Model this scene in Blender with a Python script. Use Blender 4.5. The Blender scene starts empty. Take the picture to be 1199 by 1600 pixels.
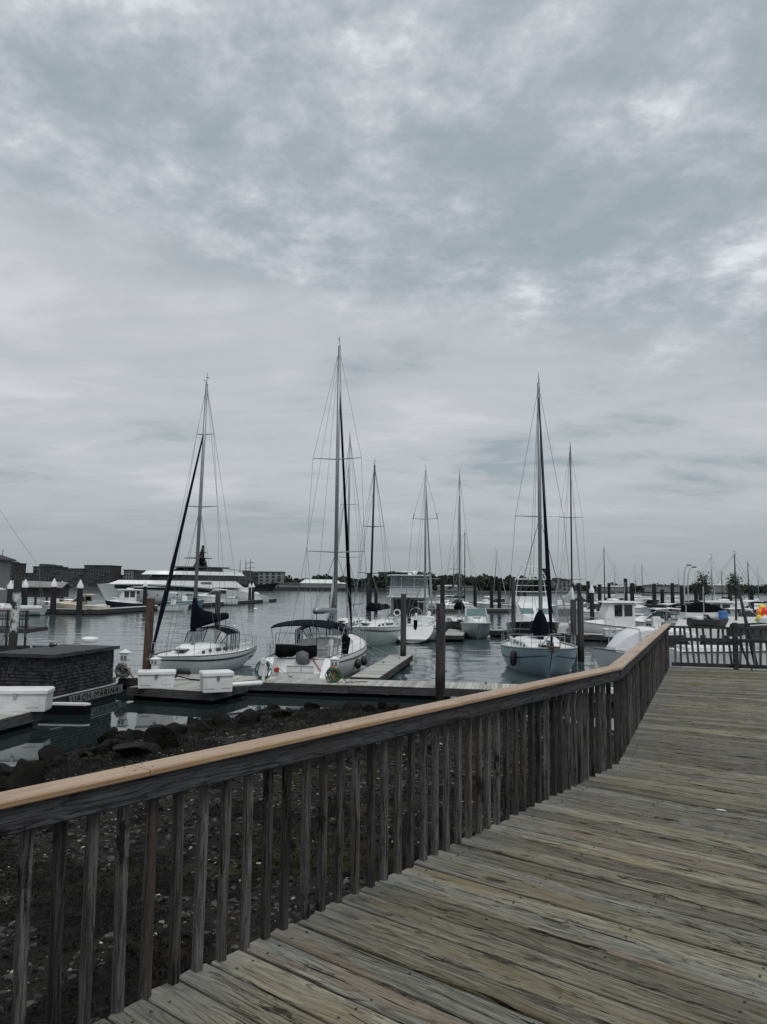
import bpy, bmesh, math, random
from mathutils import Vector, Matrix, noise as mnoise
R = math.radians
rnd = random.Random(7)
sc = bpy.context.scene
col = sc.collection

# ---------------------------------------------------------------- camera
HC, PITCH, ROLL, FPX = 4.3, math.atan(114/1200), R(0.6), 1200.0
F_ = Vector((0, math.cos(PITCH), math.sin(PITCH)))
_R0 = Vector((1, 0, 0)); _U0 = Vector((0, -math.sin(PITCH), math.cos(PITCH)))
R_ = _R0*math.cos(ROLL) + _U0*math.sin(ROLL)
U_ = -_R0*math.sin(ROLL) + _U0*math.cos(ROLL)
CAM = Vector((0, 0, HC))
cd = bpy.data.cameras.new('camera'); cam = bpy.data.objects.new('camera', cd); col.objects.link(cam)
cd.sensor_fit = 'VERTICAL'; cd.sensor_height = 24; cd.lens = 24*FPX/1600
cd.clip_start = 0.05; cd.clip_end = 6000
M = Matrix((R_, U_, -F_)).transposed().to_4x4(); M.translation = CAM
cam.matrix_world = M
sc.camera = cam

# ---------------------------------------------------------------- sky
SUN_EL, SUN_AZ = R(64), R(150)      # azimuth from +Y clockwise: behind the camera, to the right
world = bpy.data.worlds.new('World'); sc.world = world; world.use_nodes = True
wt = world.node_tree; wt.nodes.clear()
def WN(t, **k):
    n = wt.nodes.new(t)
    for a, b in k.items(): setattr(n, a, b)
    return n
def wl(a, b): wt.links.new(a, b)
def wmath(op, a, b=None, c=None, clamp=False):
    n = WN('ShaderNodeMath', operation=op); n.use_clamp = clamp
    for i, s in enumerate((a, b, c)):
        if s is None: continue
        if isinstance(s, (int, float)): n.inputs[i].default_value = s
        else: wl(s, n.inputs[i])
    return n.outputs[0]
def wmix(f, a, b):
    n = WN('ShaderNodeMix', data_type='RGBA'); 
    for s, i in ((f, 0), (a, 6), (b, 7)):
        if isinstance(s, (int, float)): n.inputs[i].default_value = s
        elif isinstance(s, tuple): n.inputs[i].default_value = (*s, 1)
        else: wl(s, n.inputs[i])
    return n.outputs[2]
def wmap(v, a, b, c=0., d=1., smooth=True):
    n = WN('ShaderNodeMapRange'); n.interpolation_type = 'SMOOTHSTEP' if smooth else 'LINEAR'
    wl(v, n.inputs[0])
    for i, x in enumerate((a, b, c, d)): n.inputs[i+1].default_value = x
    return n.outputs[0]
tc = WN('ShaderNodeTexCoord'); sep = WN('ShaderNodeSeparateXYZ'); wl(tc.outputs['Generated'], sep.inputs[0])
zc = wmath('MAXIMUM', sep.outputs[2], 0.0); zq = wmath('ADD', zc, 0.16)
cmb = WN('ShaderNodeCombineXYZ'); wl(wmath('DIVIDE', sep.outputs[0], zq), cmb.inputs[0]); wl(wmath('DIVIDE', sep.outputs[1], zq), cmb.inputs[1])
def wnoise(scale, detail, rough, off, dist=0.0, sx=1., sy=1.):
    mp = WN('ShaderNodeMapping'); wl(cmb.outputs[0], mp.inputs[0]); mp.inputs['Location'].default_value = (off, off*.37, off*.11)
    mp.inputs['Scale'].default_value = (sx, sy, 1)
    n = WN('ShaderNodeTexNoise'); wl(mp.outputs[0], n.inputs['Vector'])
    n.inputs['Scale'].default_value = scale; n.inputs['Detail'].default_value = detail; n.inputs['Roughness'].default_value = rough
    n.inputs['Distortion'].default_value = dist
    return n.outputs[0]
big = wnoise(0.8, 3, .5, 3.1, .2)
mid = wnoise(2.7, 12, .60, 17.3, .15)
fine = wnoise(8.5, 10, .62, 23.0, .1)
band = wnoise(2.3, 10, .60, 41.3, .2, .62, 1.)
soft = wnoise(.5, 4, .5, 61.0, .2)
val = wmath('ADD', wmath('MULTIPLY', mid, .54), wmath('ADD', wmath('MULTIPLY', big, .22), wmath('MULTIPLY', fine, .34)))
rp = WN('ShaderNodeValToRGB'); wl(val, rp.inputs[0])
e = rp.color_ramp.elements
e[0].position = .445; e[0].color = (.292, .34, .365, 1)
e[1].position = .67; e[1].color = (.68, .69, .725, 1)
for p, c in ((.51, (.335, .375, .40, 1)), (.555, (.405, .43, .46, 1)), (.595, (.485, .50, .53, 1)), (.625, (.585, .595, .63, 1))):
    x = e.new(p); x.color = c
low = WN('ShaderNodeValToRGB'); wl(band, low.inputs[0]); e = low.color_ramp.elements
e[0].position = .31; e[0].color = (.295, .34, .365, 1)
e[1].position = .68; e[1].color = (.55, .555, .58, 1)
for p, c in ((.38, (.375, .405, .425, 1)), (.44, (.43, .448, .468, 1)), (.56, (.472, .482, .507, 1))):
    x = e.new(p); x.color = c
horiz = wmix(wmap(zc, .0, .16), (.315, .34, .35), low.outputs[0])
edge_ = wmath('ADD', wmath('ADD', zc, wmath('MULTIPLY', wmath('SUBTRACT', soft, .5), .35)), wmath('MULTIPLY', sep.outputs[0], .22))
clouds = wmix(wmap(edge_, .24, .40), horiz, rp.outputs[0])
nish = WN('ShaderNodeTexSky', sky_type='NISHITA'); nish.sun_disc = False
nish.sun_elevation = SUN_EL; nish.sun_rotation = SUN_AZ; nish.air_density = 1.2; nish.dust_density = 3
nsc = WN('ShaderNodeVectorMath', operation='SCALE'); wl(nish.outputs[0], nsc.inputs[0]); nsc.inputs['Scale'].default_value = .07
final = wmix(1., wmix(.95, nsc.outputs[0], clouds), (1.0, 1.02, 1.03)); final.node.blend_type = 'MULTIPLY'
bg = WN('ShaderNodeBackground'); wl(final, bg.inputs[0]); bg.inputs[1].default_value = 1.0
wo = WN('ShaderNodeOutputWorld'); wl(bg.outputs[0], wo.inputs[0])
world.cycles.sampling_method = 'MANUAL'; world.cycles.sample_map_resolution = 512

# ---------------------------------------------------------------- sun behind the overcast
sl = bpy.data.lights.new('sun', 'SUN'); sl.energy = 1.4; sl.angle = R(25); sl.color = (1, .97, .92)
sun = bpy.data.objects.new('sun', sl); col.objects.link(sun)
_d = Vector((math.sin(SUN_AZ)*math.cos(SUN_EL), math.cos(SUN_AZ)*math.cos(SUN_EL), math.sin(SUN_EL)))
sun.rotation_euler = (-_d).to_track_quat('-Z', 'Y').to_euler(); sun.location = (20, -20, 60)
vs = sc.view_settings; vs.view_transform = 'Standard'; vs.look = 'None'; vs.gamma = 1; vs.use_curve_mapping = False; vs.exposure = 0.22
try:
    sc.cycles.use_denoising = True; sc.cycles.max_bounces = 6; sc.cycles.glossy_bounces = 4; sc.cycles.transparent_max_bounces = 8
    sc.cycles.caustics_reflective = False; sc.cycles.caustics_refractive = False
except Exception: pass

# ---------------------------------------------------------------- image -> place
def ray(px, py):
    return (R_*((px-600)/FPX) + U_*((800-py)/FPX) + F_)
def at(px, py, z=0.0):                       # point of height z seen at that pixel
    d = ray(px, py); t = (z-HC)/d.z
    return CAM + d*t
def atY(px, Y, z=0.0):                       # point at depth Y and height z in that pixel column
    # column is slightly tilted by the roll: solve for x
    zz = z-HC
    k = (px-600)/FPX
    # v.R = k v.F
    a = R_.x - k*F_.x
    b = (R_.y - k*F_.y)*Y + (R_.z - k*F_.z)*zz
    return Vector((-b/a, Y, z))
def zrow(py, X, Y):                          # height over (X,Y) that is seen in that pixel row
    a = U_.x*X + U_.y*Y; b = U_.z; c = F_.y*Y; e_ = F_.z; s = 800-py
    return HC + (FPX*a - s*c)/(s*e_ - FPX*b)

# ---------------------------------------------------------------- mesh helpers
class MB:
    def __init__(s): s.v = []; s.f = []
    def add(s, vs_, fs):
        o = len(s.v); s.v.extend([tuple(q) for q in vs_]); s.f.extend([tuple(i+o for i in f) for f in fs]); return s
    def box(s, x0, x1, y0, y1, z0, z1):
        return s.add([(x0,y0,z0),(x1,y0,z0),(x1,y1,z0),(x0,y1,z0),(x0,y0,z1),(x1,y0,z1),(x1,y1,z1),(x0,y1,z1)],
            [(3,2,1,0),(4,5,6,7),(0,1,5,4),(1,2,6,5),(2,3,7,6),(3,0,4,7)])
    def bbox(s, x0, x1, y0, y1, z0, z1, b=.02):   # box with chamfered edges (plan octagon + top/bottom bevel)
        def ring(i, z): return [(x0+b+i,y0+i,z),(x1-b-i,y0+i,z),(x1-i,y0+b+i,z),(x1-i,y1-b-i,z),(x1-b-i,y1-i,z),(x0+b+i,y1-i,z),(x0+i,y1-b-i,z),(x0+i,y0+b+i,z)]
        return s.loft([ring(b*.7,z0), ring(0,z0+b), ring(0,z1-b), ring(b*.7,z1)], closed=True, caps=True)
    def bar(s, p0, p1, w, h=None, up=(0,0,1)):    # rectangular bar; w across, h along up
        h = w if h is None else h
        p0 = Vector(p0); p1 = Vector(p1); d = (p1-p0).normalized(); u = Vector(up)
        if abs(d.dot(u)) > .98: u = Vector((1,0,0))
        r = d.cross(u).normalized(); u = r.cross(d).normalized()
        q = []
        for p in (p0, p1):
            for a, b in ((-1,-1),(1,-1),(1,1),(-1,1)): q.append(p + r*(a*w/2) + u*(b*h/2))
        return s.add(q, [(0,1,2,3),(7,6,5,4),(0,4,5,1),(1,5,6,2),(2,6,7,3),(3,7,4,0)])
    def tube(s, pts, r, n=6, caps=True):
        pts = [Vector(p) for p in pts]; m = len(pts)
        rs = r if isinstance(r, (list, tuple)) else [r]*m
        rings = []; pu = None
        for i, p in enumerate(pts):
            d = (pts[min(i+1,m-1)]-pts[max(i-1,0)])
            d = d.normalized() if d.length > 1e-9 else Vector((0,0,1))
            u = pu if pu is not None else (Vector((0,0,1)) if abs(d.z) < .9 else Vector((1,0,0)))
            a = d.cross(u)
            a = a.normalized() if a.length > 1e-6 else d.orthogonal().normalized()
            b = a.cross(d).normalized(); pu = b
            rings.append([p + (a*math.cos(2*math.pi*k/n) + b*math.sin(2*math.pi*k/n))*rs[i] for k in range(n)])
        return s.loft(rings, closed=True, caps=caps)
    def loft(s, rings, closed=True, caps=False):
        n = len(rings[0]); o = len(s.v)
        for r_ in rings: s.v.extend([tuple(q) for q in r_])
        for i in range(len(rings)-1):
            for k in range(n if closed else n-1):
                a = o+i*n+k; b = o+i*n+(k+1)%n
                s.f.append((a, b, b+n, a+n))
        if caps:
            s.f.append(tuple(o+k for k in reversed(range(n)))); e0 = o+(len(rings)-1)*n; s.f.append(tuple(e0+k for k in range(n)))
        return s
    def prism(s, poly, z0, z1, inset=0.0):        # poly: ccw (x,y); z may be callables
        c = Vector((sum(p[0] for p in poly)/len(poly), sum(p[1] for p in poly)/len(poly)))
        f0 = z0 if callable(z0) else (lambda x, y: z0); f1 = z1 if callable(z1) else (lambda x, y: z1)
        a = [(p[0],p[1],f0(*p[:2])) for p in poly]
        b = []
        for p in poly:
            q = Vector(p[:2]); 
            if inset: q = q + (c-q).normalized()*inset
            b.append((q.x,q.y,f1(q.x,q.y)))
        return s.loft([a, b], True, True)
    def lathe(s, prof, n=12, c=(0,0,0)):          # prof: (r,z)
        return s.loft([[(c[0]+r*math.cos(2*math.pi*k/n), c[1]+r*math.sin(2*math.pi*k/n), c[2]+z) for k in range(n)] for r, z in prof], True, True)
    def ball(s, c, r, n=8, m=5, sq=(1,1,1)):
        prof = [(max(.02*r, r*math.sin(math.pi*i/m)), -r*math.cos(math.pi*i/m)) for i in range(m+1)]
        return s.loft([[(c[0]+sq[0]*q*math.cos(2*math.pi*k/n), c[1]+sq[1]*q*math.sin(2*math.pi*k/n), c[2]+sq[2]*z) for k in range(n)] for q, z in prof], True, True)
    def build(s, name, mat, parent=None, smooth=False, kind=None):
        me = bpy.data.meshes.new(name); me.from_pydata(s.v, [], s.f); me.validate()
        if smooth is True:
            me.polygons.foreach_set('use_smooth', [True]*len(me.polygons))
        me.update(); me.materials.append(mat)
        o = bpy.data.objects.new(name, me); col.objects.link(o)
        if smooth == 'auto':
            bm = bmesh.new(); bm.from_mesh(me)
            for e_ in bm.edges:
                if len(e_.link_faces) == 2 and e_.calc_face_angle(0) > R(35): e_.smooth = False
            for f_ in bm.faces: f_.smooth = True
            bm.to_mesh(me); bm.free()
        if parent is not None: o.parent = parent
        if kind: o['kind'] = kind
        return o
def fixn(o):
    bm = bmesh.new(); bm.from_mesh(o.data); bmesh.ops.recalc_face_normals(bm, faces=bm.faces); bm.to_mesh(o.data); bm.free(); return o
def tag(o, label=None, cat=None, group=None, kind=None):
    if label: o['label'] = label
    if cat: o['category'] = cat
    if group: o['group'] = group
    if kind: o['kind'] = kind
    return o
def empty(name, loc=(0,0,0), rz=0, label=None, cat=None, group=None, rx=0, ry=0):
    o = bpy.data.objects.new(name, None); col.objects.link(o); o.location = loc; o.rotation_euler = (rx, ry, rz); o.empty_display_size = .2
    return tag(o, label, cat, group)
def heading(dx, dy): return math.atan2(dy, dx)
def copy_tree(o, parent=None):
    c = o.copy(); col.objects.link(c); c.parent = parent
    for ch in list(o.children): copy_tree(ch, c)
    return c
def lerp(a, b, t): return a+(b-a)*t
def sstep(a, b, x):
    t = max(0., min(1., (x-a)/(b-a))); return t*t*(3-2*t)
ORD = ['first','second','third','fourth','fifth','sixth','seventh','eighth','ninth','tenth','eleventh','twelfth','thirteenth','fourteenth','fifteenth','sixteenth','seventeenth','eighteenth','nineteenth','twentieth']

# ---------------------------------------------------------------- materials
class NT:
    def __init__(s, name):
        s.m = bpy.data.materials.new(name); s.m.use_nodes = True; s.t = s.m.node_tree
        s.b = s.t.nodes['Principled BSDF']; s.o = s.t.nodes['Material Output']
    def n(s, t, **k):
        x = s.t.nodes.new(t)
        for a, b in k.items(): setattr(x, a, b)
        return x
    def l(s, a, b): s.t.links.new(a, b)
    def put(s, v, sock):
        if v is None: return
        if isinstance(v, (int, float)): sock.default_value = v
        elif isinstance(v, tuple): sock.default_value = (*v, 1) if len(v) == 3 and len(sock.default_value) == 4 else v
        else: s.l(v, sock)
    def math(s, op, a, b=None, clamp=False):
        x = s.n('ShaderNodeMath', operation=op); x.use_clamp = clamp; s.put(a, x.inputs[0]); s.put(b, x.inputs[1]); return x.outputs[0]
    def mix(s, f, a, b, blend='MIX'):
        x = s.n('ShaderNodeMix', data_type='RGBA', blend_type=blend); s.put(f, x.inputs[0]); s.put(a, x.inputs[6]); s.put(b, x.inputs[7]); return x.outputs[2]
    def rng(s, v, a, b, c=0., d=1.):
        x = s.n('ShaderNodeMapRange'); x.interpolation_type = 'SMOOTHSTEP'; s.l(v, x.inputs[0])
        for i, q in enumerate((a, b, c, d)): x.inputs[i+1].default_value = q
        return x.outputs[0]
    def coord(s, which='Object', rand=True):
        c = s.n('ShaderNodeTexCoord').outputs[which]
        if rand:
            oi = s.n('ShaderNodeObjectInfo'); v = s.n('ShaderNodeVectorMath', operation='SCALE'); 
            cb = s.n('ShaderNodeCombineXYZ'); s.l(oi.outputs['Random'], cb.inputs[0]); s.l(oi.outputs['Random'], cb.inputs[1]); s.l(oi.outputs['Random'], cb.inputs[2])
            s.l(cb.outputs[0], v.inputs[0]); v.inputs['Scale'].default_value = 37.
            ad = s.n('ShaderNodeVectorMath', operation='ADD'); s.l(c, ad.inputs[0]); s.l(v.outputs[0], ad.inputs[1]); s.rand = oi.outputs['Random']
            return ad.outputs[0]
        return c
    def noise(s, c, scale, detail=4, rough=.55, sc_=None, dist=0.):
        if sc_:
            mp = s.n('ShaderNodeMapping'); s.l(c, mp.inputs[0]); mp.inputs['Scale'].default_value = sc_; c = mp.outputs[0]
        x = s.n('ShaderNodeTexNoise'); s.l(c, x.inputs['Vector']); x.inputs['Scale'].default_value = scale
        x.inputs['Detail'].default_value = detail; x.inputs['Roughness'].default_value = rough; x.inputs['Distortion'].default_value = dist
        return x.outputs[0]
    def ramp(s, v, stops):
        x = s.n('ShaderNodeValToRGB'); s.l(v, x.inputs[0]); e_ = x.color_ramp.elements
        e_[0].position, e_[0].color = stops[0][0], (*stops[0][1], 1); e_[1].position, e_[1].color = stops[-1][0], (*stops[-1][1], 1)
        for p, c in stops[1:-1]: q = e_.new(p); q.color = (*c, 1)
        return x.outputs[0]
    def bump(s, h, strength=.3, dist=.01, prev=None):
        x = s.n('ShaderNodeBump'); s.l(h, x.inputs['Height']); x.inputs['Strength'].default_value = strength; x.inputs['Distance'].default_value = dist
        if prev is not None: s.l(prev, x.inputs['Normal'])
        return x.outputs[0]
    def island(s, c, amt):
        g = s.n('ShaderNodeNewGeometry').outputs['Random Per Island']; v = s.math('ADD', s.math('MULTIPLY', g, 2*amt), 1-amt)
        bc = s.n('ShaderNodeCombineXYZ'); [s.l(v, bc.inputs[i]) for i in range(3)]
        return s.mix(1., c, bc.outputs[0], 'MULTIPLY')
    def done(s, colr=None, rough=None, nrm=None, metal=None, spec=None):
        s.put(colr, s.b.inputs['Base Color']); s.put(rough, s.b.inputs['Roughness']); s.put(metal, s.b.inputs['Metallic'])
        if spec is not None: s.b.inputs['Specular IOR Level'].default_value = spec
        if nrm is not None: s.l(nrm, s.b.inputs['Normal'])
        return s.m
def pm(name, c, rough=.5, metal=0., var=.16, scale=2.5, bump=0., bscale=30., spec=.5, dirt=0., dirtc=(.10,.09,.07), island=0.):
    t = NT(name); co = t.coord()
    n1 = t.noise(co, scale, 6, .6)
    a = tuple(q*(1-var) for q in c); b = tuple(min(1, q*(1+var)) for q in c)
    cc = t.mix(t.rng(n1, .3, .7), a, b)
    if dirt:
        n2 = t.noise(co, 3.0, 6, .65, (1.6, 1.6, .25)); cc = t.mix(t.math('MULTIPLY', t.rng(n2, .52, .75), dirt), cc, dirtc)
    if island: cc = t.island(cc, island)
    nr = t.bump(t.noise(co, bscale, 5, .6), bump, .01) if bump else None
    rr = t.rng(n1, .2, .8, max(.02, rough*.8), min(1, rough*1.2))
    return t.done(cc, rr, nr, metal, spec)
def wood(name, dark, midc, light, tint=None, axis=0, rough=.82, sc_=1., crack=.5, bump=.5, knots=True, rand_br=.35, grain=1.0, island=0., ends=None):
    t = NT(name); co = t.coord()
    def S(al, ac):
        q = [ac*sc_]*3; q[axis] = al*sc_; return tuple(q)
    # waviness of the grain: shift the cross-grain coordinate by a soft noise
    wv = t.n('ShaderNodeTexNoise'); mp0 = t.n('ShaderNodeMapping'); t.l(co, mp0.inputs[0]); mp0.inputs['Scale'].default_value = S(2.2, 5); t.l(mp0.outputs[0], wv.inputs['Vector']); wv.inputs['Scale'].default_value = 1.; wv.inputs['Detail'].default_value = 2
    sb = t.n('ShaderNodeVectorMath', operation='SUBTRACT'); t.l(wv.outputs['Color'], sb.inputs[0]); sb.inputs[1].default_value = (.5,.5,.5)
    ml = t.n('ShaderNodeVectorMath', operation='MULTIPLY'); t.l(sb.outputs[0], ml.inputs[0]); k_ = [.055/sc_]*3; k_[axis] = 0; ml.inputs[1].default_value = tuple(k_)
    ad = t.n('ShaderNodeVectorMath', operation='ADD'); t.l(co, ad.inputs[0]); t.l(ml.outputs[0], ad.inputs[1]); cw = ad.outputs[0]
    n1 = t.noise(cw, 1., 6, .66, S(1.1, 26), .3)
    n2 = t.noise(cw, 1., 4, .7, S(2.4, 105), .3)
    n5 = t.noise(cw, 1., 3, .6, S(4.5, 190), .2)
    n3 = t.noise(co, 1., 4, .6, S(.8, 5.0))
    n6 = t.noise(co, 1., 6, .7, S(13., 26))
    g = t.math('ADD', t.math('MULTIPLY', n1, .5), t.math('ADD', t.math('MULTIPLY', n2, .32), t.math('MULTIPLY', n6, .18)))
    c = t.ramp(g, [(.33, dark), (.44, midc), (.62, light)])
    c = t.mix(t.math('MULTIPLY', t.rng(n2, .45, .36), .7*grain), c, tuple(q*.5 for q in dark)); c = t.mix(t.math('MULTIPLY', t.rng(n5, .5, .37), .45*grain), c, dark)
    nc_ = t.noise(cw, 1., 2, .5, S(.42, 4.6), .2)
    fr = t.math('FRACT', t.math('MULTIPLY', nc_, 17.)); ln = t.math('MULTIPLY', t.rng(fr, .30, .04), t.rng(n6, .36, .56))
    c = t.mix(t.math('MULTIPLY', ln, .6*grain), c, tuple(q*.6 for q in dark))
    if tint: c = t.mix(t.rng(n3, .48, .66, 0, .6), c, t.mix(g, tuple(q*.45 for q in tint), tuple(min(1,q*1.5) for q in tint)))
    n4 = t.noise(cw, 1., 5, .6, S(1.3, 30), .5)
    ck = t.rng(n4, .375, .345)                 # long dark checks
    c = t.mix(t.math('MULTIPLY', ck, crack), c, tuple(q*.15 for q in dark))
    h = t.math('SUBTRACT', t.math('SUBTRACT', g, t.math('MULTIPLY', ln, .22)), t.math('MULTIPLY', ck, .5*crack))
    if knots:
        mp = t.n('ShaderNodeMapping'); t.l(cw, mp.inputs[0]); mp.inputs['Scale'].default_value = S(1.9, 6.5)
        vo = t.n('ShaderNodeTexVoronoi'); t.l(mp.outputs[0], vo.inputs['Vector']); vo.inputs['Scale'].default_value = 1.; vo.inputs['Randomness'].default_value = 1.
        kd = t.math('ADD', vo.outputs['Distance'], t.math('MULTIPLY', t.math('SUBTRACT', n6, .5), .9))
        k = t.rng(kd, .17, .05); c = t.mix(t.math('MULTIPLY', k, .85), c, tuple(q*.35 for q in dark))
        ring = t.math('MULTIPLY', t.rng(kd, .34, .2), t.rng(n2, .52, .42)); c = t.mix(t.math('MULTIPLY', ring, .6), c, tuple(q*.7 for q in dark))
        h = t.math('SUBTRACT', h, t.math('MULTIPLY', k, .35))
    if ends is not None:                      # weathered silver ends
        sp = t.n('ShaderNodeSeparateXYZ'); t.l(t.n('ShaderNodeTexCoord').outputs['Object'], sp.inputs[0])
        ef = t.math('ADD', sp.outputs[axis], t.math('MULTIPLY', t.math('SUBTRACT', n3, .5), .9)); c = t.mix(t.rng(ef, .45, .0, 0, .55), c, t.mix(g, tuple(q*.35 for q in ends), tuple(q*1.7 for q in ends)))
    br = t.math('ADD', t.math('MULTIPLY', t.rand, rand_br), 1-rand_br*.5)
    bc = t.n('ShaderNodeCombineXYZ'); [t.l(br, bc.inputs[i]) for i in range(3)]
    c = t.mix(1., c, bc.outputs[0], 'MULTIPLY')
    if island: c = t.island(c, island)
    return t.done(c, rough, t.bump(h, bump, .012), 0, .12)
MT = {}
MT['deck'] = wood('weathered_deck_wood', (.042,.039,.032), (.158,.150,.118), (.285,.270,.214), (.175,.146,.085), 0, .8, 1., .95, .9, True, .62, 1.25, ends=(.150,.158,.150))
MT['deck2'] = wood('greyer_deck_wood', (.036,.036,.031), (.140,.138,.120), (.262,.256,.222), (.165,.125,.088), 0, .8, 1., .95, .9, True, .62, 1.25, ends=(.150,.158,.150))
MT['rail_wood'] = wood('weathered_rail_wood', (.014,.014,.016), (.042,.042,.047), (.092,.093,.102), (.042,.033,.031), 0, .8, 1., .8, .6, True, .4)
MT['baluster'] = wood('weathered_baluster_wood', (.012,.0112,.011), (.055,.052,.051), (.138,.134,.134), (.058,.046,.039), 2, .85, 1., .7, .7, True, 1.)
def cap_mat():
    t = NT('tan_composite_cap'); co = t.coord()
    n1 = t.noise(co, 1., 6, .62, (1.1, 22, 22), .4); n2 = t.noise(co, 1., 5, .65, (3., 7., 7.)); n3 = t.noise(co, 1., 4, .6, (2.5, 90, 90)); n4 = t.noise(co, 26., 4, .6)
    c = t.mix(t.rng(n1, .3, .7), (.300,.188,.108), (.410,.278,.172)); c = t.mix(t.math('MULTIPLY', t.rng(n2, .52, .72), .55), c, (.225,.155,.115))
    c = t.mix(t.math('MULTIPLY', t.rng(n3, .45, .34), .35), c, (.16,.095,.062)); c = t.mix(t.math('MULTIPLY', t.rng(n4, .62, .72), .6), c, (.10,.075,.06))
    t.b.inputs['Sheen Weight'].default_value = .2; t.b.inputs['Sheen Roughness'].default_value = .35
    return t.done(c, t.rng(n2, .3, .7, .34, .55), t.bump(n3, .35, .004), 0, .5)
MT['cap'] = cap_mat()
MT['dock_wood'] = wood('dock_plank_wood', (.20,.205,.195), (.36,.365,.345), (.50,.505,.48), (.34,.32,.26), 1, .85, .6, .3, .3, False, .1, .5, .22)
MT['grey_slat'] = wood('grey_fence_slat', (.035,.036,.037), (.10,.102,.104), (.17,.172,.172), None, 2, .85, 1., .4, .4, False, .5)
MT['fascia'] = wood('dock_fascia_wood', (.018,.018,.021), (.06,.06,.066), (.12,.115,.115), (.05,.036,.034), 0, .8, .5, .5, .5, False, .3)
MT['float'] = pm('black_dock_float', (.004,.004,.005), .8, spec=.1)
def piling_mat():
    t = NT('timber_piling'); co = t.coord()
    n1 = t.noise(co, 1, 6, .65, (9, 9, .7)); n2 = t.noise(co, 1, 5, .6, (22, 22, 1.2), .6)
    c = t.ramp(t.math('ADD', t.math('MULTIPLY', n1, .55), t.math('MULTIPLY', n2, .45)), [(.34,(.018,.018,.021)), (.48,(.050,.049,.054)), (.66,(.105,.102,.106))])
    sp = t.n('ShaderNodeSeparateXYZ'); t.l(t.n('ShaderNodeNewGeometry').outputs['Position'], sp.inputs[0])
    z = t.math('ADD', sp.outputs[2], t.math('MULTIPLY', t.math('SUBTRACT', n1, .5), 1.4))
    c = t.mix(t.rng(z, 2.4, 1.4, 0, .12), c, (.085,.05,.034)); c = t.mix(t.rng(z, 1.1, .55, 0, .93), c, (.010,.009,.008))
    return t.done(c, .85, t.bump(n2, .6, .02), 0, .3)
MT['piling'] = piling_mat()
MT['piling_brown'] = wood('brown_timber_piling', (.028,.020,.017), (.085,.062,.050), (.15,.12,.10), (.10,.052,.034), 2, .85, .6, .4, .5, False, .2)
MT['piling_dark'] = wood('creosoted_piling', (.010,.011,.013), (.026,.027,.031), (.05,.05,.055), None, 2, .8, .7, .4, .5, False, .3)
def peel():
    t = NT('peeling_white_piling'); co = t.coord(); n = t.noise(co, 2.2, 7, .7, (1,1,.5)); sp = t.n('ShaderNodeSeparateXYZ'); t.l(t.n('ShaderNodeNewGeometry').outputs['Position'], sp.inputs[0])
    z = t.math('ADD', sp.outputs[2], t.math('MULTIPLY', t.math('SUBTRACT', n, .5), .8))
    k = t.math('MULTIPLY', t.rng(z, 1.55, 1.75), t.math('MULTIPLY', t.rng(z, 3.75, 3.55), t.rng(n, .56, .5)))
    return t.done(t.mix(k, (.03,.028,.028), (.55,.58,.56)), .7, t.bump(n, .5, .02))
MT['peel'] = peel()
MT['white'] = pm('white_gelcoat', (.74,.755,.76), .3, 0, .05, 1.2, 0, 30, .5, .25, (.42,.42,.38))
MT['white_dull'] = pm('dull_white_fibreglass', (.66,.68,.68), .5, 0, .06, 1.5, .05, 60, .4, .3, (.4,.4,.36))
MT['deckwhite'] = pm('nonskid_white_deck', (.66,.67,.66), .6, 0, .06, 2, .08, 120, .4, .3, (.4,.39,.35))
MT['paleblue'] = pm('pale_blue_hull_paint', (.30,.40,.45), .32, 0, .05, 1.2, 0, 30, .5, .2, (.22,.27,.27))
MT['greyhull'] = pm('grey_hull_paint', (.33,.36,.38), .35, 0, .08)
MT['yachtwhite'] = pm('off_white_yacht_hull', (.56,.61,.61), .3, 0, .04, .3)
MT['palegreen'] = pm('pale_sea_green_hull', (.46,.52,.51), .35, 0, .05, 1., 0, 30, .5, .2, (.3,.33,.3))
MT['teal'] = pm('teal_hull_paint', (.10,.25,.25), .35)
MT['navy'] = pm('navy_canvas', (.0045,.0055,.013), .9, 0, .3, 4, .3, 8, .08)
MT['black'] = pm('black_canvas', (.005,.005,.006), .9, 0, .3, 4, .3, 8, .08)
MT['navypaint'] = pm('navy_hull_paint', (.013,.02,.042), .25)
MT['blackpaint'] = pm('black_hull_paint', (.010,.011,.013), .3)
MT['cream'] = pm('cream_gelcoat', (.62,.55,.42), .4, 0, .06)
MT['tan'] = pm('tan_canvas', (.48,.39,.27), .85, 0, .1, 4, .2, 8)
MT['greycanvas'] = pm('grey_canvas', (.36,.39,.40), .85, 0, .12, 4, .25, 7)
MT['whitecanvas'] = pm('white_canvas', (.66,.67,.69), .8, 0, .06, 4, .2, 5)
MT['alu'] = pm('anodised_mast', (.27,.29,.305), .42, .6, .1)
MT['darkalu'] = pm('black_mast', (.03,.031,.034), .4, .3, .1)
MT['steel'] = pm('stainless_tube', (.55,.57,.58), .25, .9, .1)
MT['wire'] = pm('rigging_wire', (.17,.185,.19), .5, .4, .1)
MT['stripe'] = pm('dark_stripe_paint', (.03,.04,.055), .4)
MT['red'] = pm('red_paint', (.35,.035,.025), .45)
MT['rope'] = pm('dock_rope', (.30,.28,.24), .9, 0, .3, 20)
MT['orange'] = pm('orange_cord', (.42,.10,.03), .6)
MT['yellow'] = pm('yellow_cord', (.34,.26,.06), .6)
MT['greenhose'] = pm('green_hose', (.05,.13,.10), .5)
MT['fender'] = pm('black_fender', (.012,.012,.014), .5)
MT['rubber'] = pm('grey_rubber', (.10,.105,.115), .6)
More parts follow.
